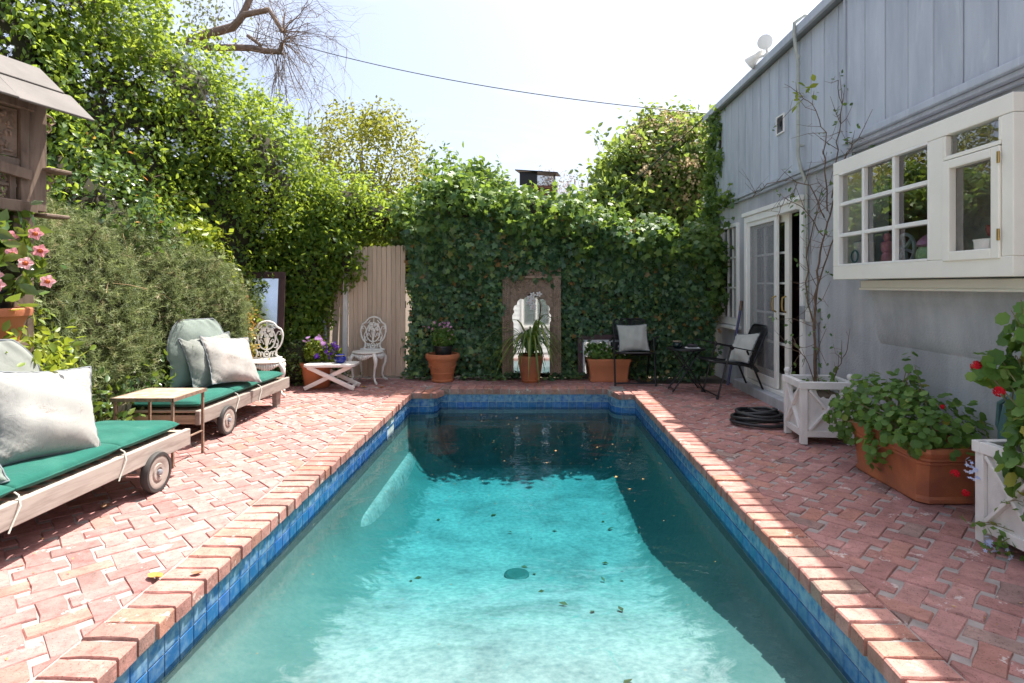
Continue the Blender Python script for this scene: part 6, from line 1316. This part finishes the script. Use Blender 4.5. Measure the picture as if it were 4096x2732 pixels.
# ---------------------------------------------------------------- potted plants
def potted(name, label, cat, c, lobes, n, size, tmpl, mat, seed, flowers=(), tilt=.7, droop=0, stems=10, core=0.0, axis=None):
    t = thing(name, label, cat, c); off = np.array(c, float); p, nn = lobes_points(lobes, n, seed, (.3, 1.1), .03, 1.0); leaves('leaves', p - off, nn + np.array([0, 0, .3]), size, tmpl, mat, t, tilt, droop, seed, kind='stuff', axis=axis)
    rr = random.Random(seed); b = MB()
    for _ in range(stems):
        l = rr.choice(lobes); e = Vector((l[0][0] + rr.uniform(-.7, .7) * l[1][0], l[0][1] + rr.uniform(-.7, .7) * l[1][1], l[0][2] + rr.uniform(0, .8) * l[1][2])) - Vector(c); b.tube([Vector((rr.uniform(-.03, .03), rr.uniform(-.03, .03), 0)), e * .5 + Vector((0, 0, .02)), e], .003, 5, cap=False)
    if stems: b.build('stems', M['stem_green'], t)
    for nm, pts, per, sp_, sz, tp, mt in flowers:
        p2, n2 = cluster_pts(np.array(pts, float), np.tile(np.array([[.1, -.6, .6]]), (len(pts), 1)), per, sp_, seed); leaves(nm, p2 - off, n2, sz, tp, mt, t, .35, 0, seed)
    return t
g_ = np.random.default_rng(14)
dp = [(-1.15 + g_.normal() * .085, 7.68 + g_.normal() * .07, .66 + g_.uniform(0, .12)) for _ in range(34)] + [(-1.24, 7.58, .55), (-1.05, 7.58, .57), (-1.02, 7.60, .62)]
potted('daisy_plant', 'bushy plant of small pink daisies in the black pot by the gate side', 'plant', (-1.15, 7.70, .47), [((-1.15, 7.70, .57), (.14, .13, .12))], 1500, .04, T_RHOMB, G_GER, 91, [('daisies', dp, 1, .0, .044, T_DAISY, C_DAISY)], stems=24)
pp = [(-2.74, 7.20, .60), (-2.62, 7.18, .62), (-2.58, 7.17, .60), (-2.57, 7.2, .55)]; pv = [(-2.50, 7.18, .52), (-2.44, 7.2, .55), (-2.50, 7.17, .46), (-2.42, 7.2, .45), (-2.39, 7.2, .50), (-2.46, 7.16, .40), (-2.60, 7.12, .40)]
potted('purple_flowers', 'clump of lilac and deep purple flowers in the flared pot', 'plant', (-2.64, 7.28, .30), [((-2.66, 7.26, .45), (.13, .11, .15)), ((-2.48, 7.26, .42), (.10, .09, .12))], 900, .06, T_OVAL, G_YEL, 92, [('lilac_blooms', pp, 5, .016, .055, T_DAISY, C_LILAC), ('purple_blooms', pv, 4, .016, .06, T_FLOWER, C_PURP)])
wp_ = [(1.0 + g_.uniform(-.28, .28), 7.66 + g_.uniform(-.05, .05), .42 + g_.uniform(-.08, .1)) for _ in range(16)]
potted('white_flowers', 'leafy plant with small white flowers in the rectangular planter', 'plant', (1.0, 7.72, .27), [((.90, 7.70, .38), (.17, .10, .13)), ((1.18, 7.70, .33), (.12, .09, .08))], 850, .055, T_RHOMB, G_GER, 93, [('blooms', wp_, 2, .012, .035, T_FLOWER, C_WHITE)])
# strap-leaved plant: each blade an arching ribbon
sl = thing('strap_plant', 'clump of arching strap leaves in the round pot before the carved mirror', 'plant', (0, 7.66, .34)); rr = random.Random(23); nb = 0
for k in range(84):
    a = rr.uniform(0, 6.283); L_ = rr.uniform(.6, 1.3); up_ = rr.uniform(.55, 1.3); d = Vector((math.cos(a), math.sin(a) * .55 - .12, 0)); b = MB(); pts = []; st = d.normalized() * .02
    for s_ in range(9): u = s_ / 8; pts.append(st + d * (L_ * .62 * u ** 1.35) + Vector((0, 0, L_ * (up_ * u * (1 - .28 * u) - .75 * u ** 2.6))))
    side = Vector((-d.y, d.x, 0)).normalized(); vs = []
    for s_, p in enumerate(pts): w_ = .014 * (1 - (s_ / 8) ** 3) + .001; vs += [p - side * w_ + Vector((0, 0, .003)), p, p + side * w_ + Vector((0, 0, .003))]
    b.add(vs, [q for s_ in range(8) for q in ((s_ * 3, s_ * 3 + 1, s_ * 3 + 4, s_ * 3 + 3), (s_ * 3 + 1, s_ * 3 + 2, s_ * 3 + 5, s_ * 3 + 4))], rr.random()); b.build('blade', G_STRAP, sl, True)
orc = thing('orchid', 'white orchid spray hanging in front of the carved mirror glass', 'orchid', (.05, 7.64, .34))
b = MB(); b.tube([(.03, 0, 0), (.05, -.01, .3), (.08, -.01, .55), (.09, 0, .68), (.05, -.01, .76), (-.01, -.02, .79)], .005, 6); b.build('stem', M['stem_brown'], orc, True)
for x, z in ((-.02, .80), (.06, .81), (-.06, .76), (-.02, .73), (-.07, .70), (-.015, .66), (-.02, .63)):
    b = MB(); tv, tf = T_FLOWER; vs = [(x + v[0] * .085 * 1.1, -.03 + v[2] * .04, z + v[1] * .085) for v in tv]; b.add(vs, tf); f_ = b.build('bloom', C_WHITE, orc); b = MB(); b.ball((x, -.032, z - .004), .007, 6, 5); b.build('lip', C_ORANGE, f_, True)
# geraniums
def geranium(label, base, lobes, n, seed, red, size=.06, blue=(), stems=30, core=0.0):
    t = thing('geranium', label, 'plant', base); off = np.array(base, float); p, nn = lobes_points(lobes, n, seed, (.45, 1.12), .05, .8, .02); leaves('leaves', p - off, nn + np.array([-.2, -.3, .6]), size, T_GER, G_GER, t, .55, 0, seed)
    rr = random.Random(seed); b = MB()
    for _ in range(stems):
        l = rr.choice(lobes); e = Vector(l[0]) + Vector((rr.uniform(-.9, .9) * l[1][0], rr.uniform(-.9, .9) * l[1][1], rr.uniform(-.2, .9) * l[1][2])) - Vector(base); s_ = Vector((rr.uniform(-.08, .08), rr.uniform(-.2, .2), 0)); b.tube([s_, s_.lerp(e, .5) + Vector((0, 0, .04)), e], [.005, .004, .002], 5, cap=False)
    b.build('stems', mat_plain('ger_stem%d' % seed, (.20, .24, .08), .6, c2=(.22, .14, .09), var=.2, scale=5), t)
    for x, y, z, s_ in red:
        b = MB(); tv, tf = T_FLOWER; tot = Vector((x, y, z)) - Vector(base)
        for k in range(16):
            d = Vector((rr.gauss(-.2, 1), rr.gauss(-.4, 1), rr.gauss(.2, 1))).normalized(); Mq = d.to_track_quat('Z', 'Y').to_matrix(); b.add([tot + d * s_ * .6 + Mq @ Vector(v) * s_ * 1.0 for v in tv], tf)
        b.build('red_bloom', C_RED, t)
    for x, y, z, k in blue:
        p2, n2 = cluster_pts(np.array([[x, y, z]]), np.array([[-.5, -.6, .5]]), k, .016, seed + 3); leaves('blue_bloom', p2 - off, n2, .026, T_FLOWER, C_BLUE, t, .4, 0, seed, kind=None)
    return t
geranium('green geranium spilling over the long terracotta trough', (2.43, 3.72, .28), [((2.42, 3.95, .45), (.24, .34, .20)), ((2.45, 3.55, .42), (.22, .30, .16)), ((2.26, 4.12, .33), (.14, .16, .18)), ((2.22, 3.72, .26), (.07, .12, .16)), ((2.46, 3.8, .62), (.05, .05, .18)), ((2.26, 3.42, .36), (.1, .1, .08))], 1150, 101, [(2.26, 4.0, .55, .018), (2.40, 3.4, .56, .018), (2.30, 3.7, .50, .016)], .046, core=.5)
geranium('tall geranium with red blooms climbing out of the right-edge planter', (2.45, 2.72, .40), [((2.46, 2.72, .72), (.20, .16, .26)), ((2.44, 2.78, 1.02), (.13, .13, .20)), ((2.30, 2.62, .50), (.13, .16, .22)), ((2.28, 2.48, .34), (.12, .12, .22)), ((2.28, 2.84, .85), (.10, .06, .10))], 640, 102, [(2.20, 2.88, .87, .034), (2.215, 2.76, .765, .032), (2.16, 2.97, .31, .028), (2.20, 2.95, .22, .024)], .066, [(2.19, 2.90, .37, 10), (2.21, 2.90, .335, 8), (2.19, 2.78, .03, 14), (2.22, 2.72, .02, 6)], 34)
leaves_t = thing('plumbago_sprig', 'trailing sprig with narrow leaves lying on the bricks at the right edge', 'plant', (2.30, 2.62, .0)); g_ = np.random.default_rng(9); b = MB(); q = []
for k in range(9):
    a = np.array([.0, .05, .12]) + g_.normal(size=3) * (.03, .06, .08); d = np.array([-.10, g_.uniform(-.25, .18), -.02]); b.tube([a, a + d * .6 + (0, 0, .02), a + d], .002, 4, cap=False); q += [a + d * s_ + g_.normal(size=3) * .014 for s_ in np.linspace(.1, 1.05, 10)]
b.build('stems', M['stem_green'], leaves_t); q = np.array(q); q[:, 2] = np.maximum(q[:, 2], .012); leaves('leaves', q, (-.2, -.3, .8), .045, T_RHOMB, G_GER, leaves_t, .6, 0, 4)
# climbing rose in the planter
ro = thing('climbing_rose', 'nearly leafless climbing rose growing up the wall from the white planter', 'rose', (2.40, 4.86, .36)); R0 = Vector((2.40, 4.86, .36)); b = MB(); rr = random.Random(33); tips = []
CANES = [([(2.42, 4.95, .36), (2.44, 5.02, .9), (2.48, 5.05, 1.3), (2.50, 5.0, 1.62), (2.55, 4.93, 1.95), (2.58, 4.87, 2.2)], .011), ([(2.38, 4.9, .36), (2.41, 4.96, .9), (2.44, 4.99, 1.25), (2.52, 4.88, 1.6), (2.56, 4.80, 1.85)], .010), ([(2.44, 5.02, .9), (2.44, 5.16, 1.2), (2.45, 5.17, 1.6), (2.48, 5.05, 1.9), (2.50, 5.0, 2.1)], .007), ([(2.54, 4.97, 1.9), (2.52, 4.98, 2.25), (2.50, 4.95, 2.55), (2.46, 5.10, 2.85), (2.42, 5.30, 3.02)], .006), ([(2.55, 4.93, 2.0), (2.58, 4.92, 2.4), (2.60, 4.9, 2.7), (2.60, 4.93, 3.0)], .006), ([(2.52, 5.0, 1.85), (2.48, 5.2, 2.15), (2.44, 5.55, 2.28), (2.42, 5.95, 2.30), (2.40, 6.3, 2.22)], .006), ([(2.5, 5.0, 1.7), (2.48, 5.25, 1.95), (2.45, 5.6, 2.1), (2.45, 5.8, 1.95)], .005), ([(2.55, 4.9, 2.1), (2.55, 4.7, 2.35), (2.56, 4.55, 2.42)], .005), ([(2.40, 4.85, .36), (2.36, 4.95, .6), (2.30, 5.15, .78)], .005), ([(2.44, 4.8, .36), (2.50, 4.75, .6), (2.55, 4.7, .75)], .005)]
for pts, r_ in CANES:
    P_ = [Vector(p) - R0 for p in pts]; Q = []
    for i in range(len(P_) - 1):
        for s_ in range(4): Q.append(P_[i].lerp(P_[i + 1], s_ / 4) + Vector((rr.gauss(0, .006), rr.gauss(0, .008), rr.gauss(0, .006))))
    Q.append(P_[-1]); b.tube(Q, [r_ * (1 - .6 * i / len(Q)) for i in range(len(Q))], 6)
    for q in Q[2:]:
        for _ in range(rr.choice((0, 1, 1, 2))):
            d = Vector((rr.gauss(-.15, .4), rr.gauss(0, .8), rr.gauss(.2, .6))).normalized(); ln = rr.uniform(.06, .34); m_ = q + d * ln * .5 + Vector((0, 0, rr.gauss(0, .02))); e = q + d * ln; b.tube([q, m_, e], [.003, .0022, .0012], 4, cap=False); tips.append(e)
            if ln > .15: e2 = m_ + Vector((rr.gauss(0, .06), rr.gauss(0, .07), rr.gauss(.03, .05))); b.tube([m_, e2], .0013, 4, cap=False); tips.append(e2)
b.build('canes', M['stem_brown'], ro, True)
tp_ = np.array([t_ for t_ in tips if rr.random() < .22]); p2, n2 = cluster_pts(tp_, np.tile([[-.4, -.4, .6]], (len(tp_), 1)), 3, .022, 3); leaves('leaves', p2, n2, .045, T_OVAL, G_ROSE, ro, .6, 0, 5)
p2, n2 = cluster_pts(np.array([(2.42, 5.30, 3.03), (2.43, 5.18, 2.98)]) - np.array(R0), np.array([[-.3, -.5, .8]] * 2), 9, .05, 4); leaves('sunlit_leaves', p2, n2, .075, T_OVAL, G_YEL, ro, .6, 0, 6)
p2, n2 = cluster_pts(np.array([(2.36, 4.9, .42), (2.48, 4.8, .44), (2.52, 4.88, .5)]) - np.array(R0), np.array([[-.3, -.5, .8]] * 3), 16, .045, 8); leaves('low_leaves', p2, n2, .04, T_GER, G_GER, ro, .6, 0, 6)
# ---------------------------------------------------------------- small litter
def fallen(label, loc, s_, rz, c):
    b = MB(); vs = []
    for i in range(7):
        u = i / 6; w_ = .3 * math.sin(math.pi * min(1, u * 1.02)) ** .8; z_ = .10 * (u - .5) ** 2 * 4
        vs += [(-w_, u - .5, z_ + .14 * (w_ > .1)), (0, u - .5, z_), (w_, u - .5, z_ + .10 * (w_ > .1))]
    b.add([(x * s_, y * s_, z * s_ + .004) for x, y, z in vs], [q for i in range(6) for q in ((i * 3, i * 3 + 1, i * 3 + 4, i * 3 + 3), (i * 3 + 1, i * 3 + 2, i * 3 + 5, i * 3 + 4))])
    o = b.build('fallen_leaf', c, None, True, loc=loc, rot=(0, 0, rz)); return tag(o, label, 'leaf', 'fallen leaves around the pool')
lf1 = mat_plain('leaf_yellow', (.50, .34, .08), .6, c2=(.34, .20, .05)); lf2 = mat_plain('leaf_brown', (.32, .17, .09), .7)
fallen('curled yellow leaf on the left coping bricks', (-1.62, 2.52, .004), .085, rad(70), lf1)
fallen('small brown leaf just right of the yellow one on the coping', (-1.46, 2.55, .004), .05, rad(95), lf2)
fallen('brown leaf on the shaded bricks beside the near lounger wheel', (-2.42, 3.32, .002), .08, rad(20), lf2)
fallen('pale curled leaf on the bricks in front of the plank gate', (-2.06, 7.20, .002), .09, rad(60), lf1)
fallen('orange leaf on the bricks near the far left coping', (-1.84, 7.18, .002), .08, rad(85), mat_plain('leaf_orange', (.5, .2, .04), .6))
g_ = np.random.default_rng(77); n = 420; p = np.stack([g_.uniform(-1.3, 1.12, n), 6.7 - np.abs(g_.normal(0, 1.5, n)), np.full(n, -.222)], 1); p = p[p[:, 1] > 1.7]; dbz = leaves('floating_debris', p, (0, 0, 1), np.where(g_.uniform(0, 1, len(p)) < .06, .032, .009), T_RHOMB, C_DRY, None, .15, 0, 5); 
n = 24; p = np.stack([g_.uniform(-.9, .8, n), g_.uniform(2.0, 5.6, n), np.zeros(n)], 1); p[:, 2] = [-depth(y) - .012 for y in p[:, 1]]; sk = leaves('sunken_leaves', p, (0, 0, 1), .055, T_RHOMB, mat_leaf('sunken_leaf', [(0, (.10, .10, .03)), (1, (.25, .16, .06))], .1, (.2, .2, .05)), None, .2, 0, 6)
n = 260; p = np.stack([np.concatenate([g_.uniform(-3.2, -1.65, 160), g_.uniform(1.5, 2.6, 100)]), g_.uniform(1.8, 7.6, n), np.full(n, .006)], 1); lt = leaves('ground_litter', p, (0, 0, 1), .018, T_RHOMB, C_DRY, None, .2, 0, 7)
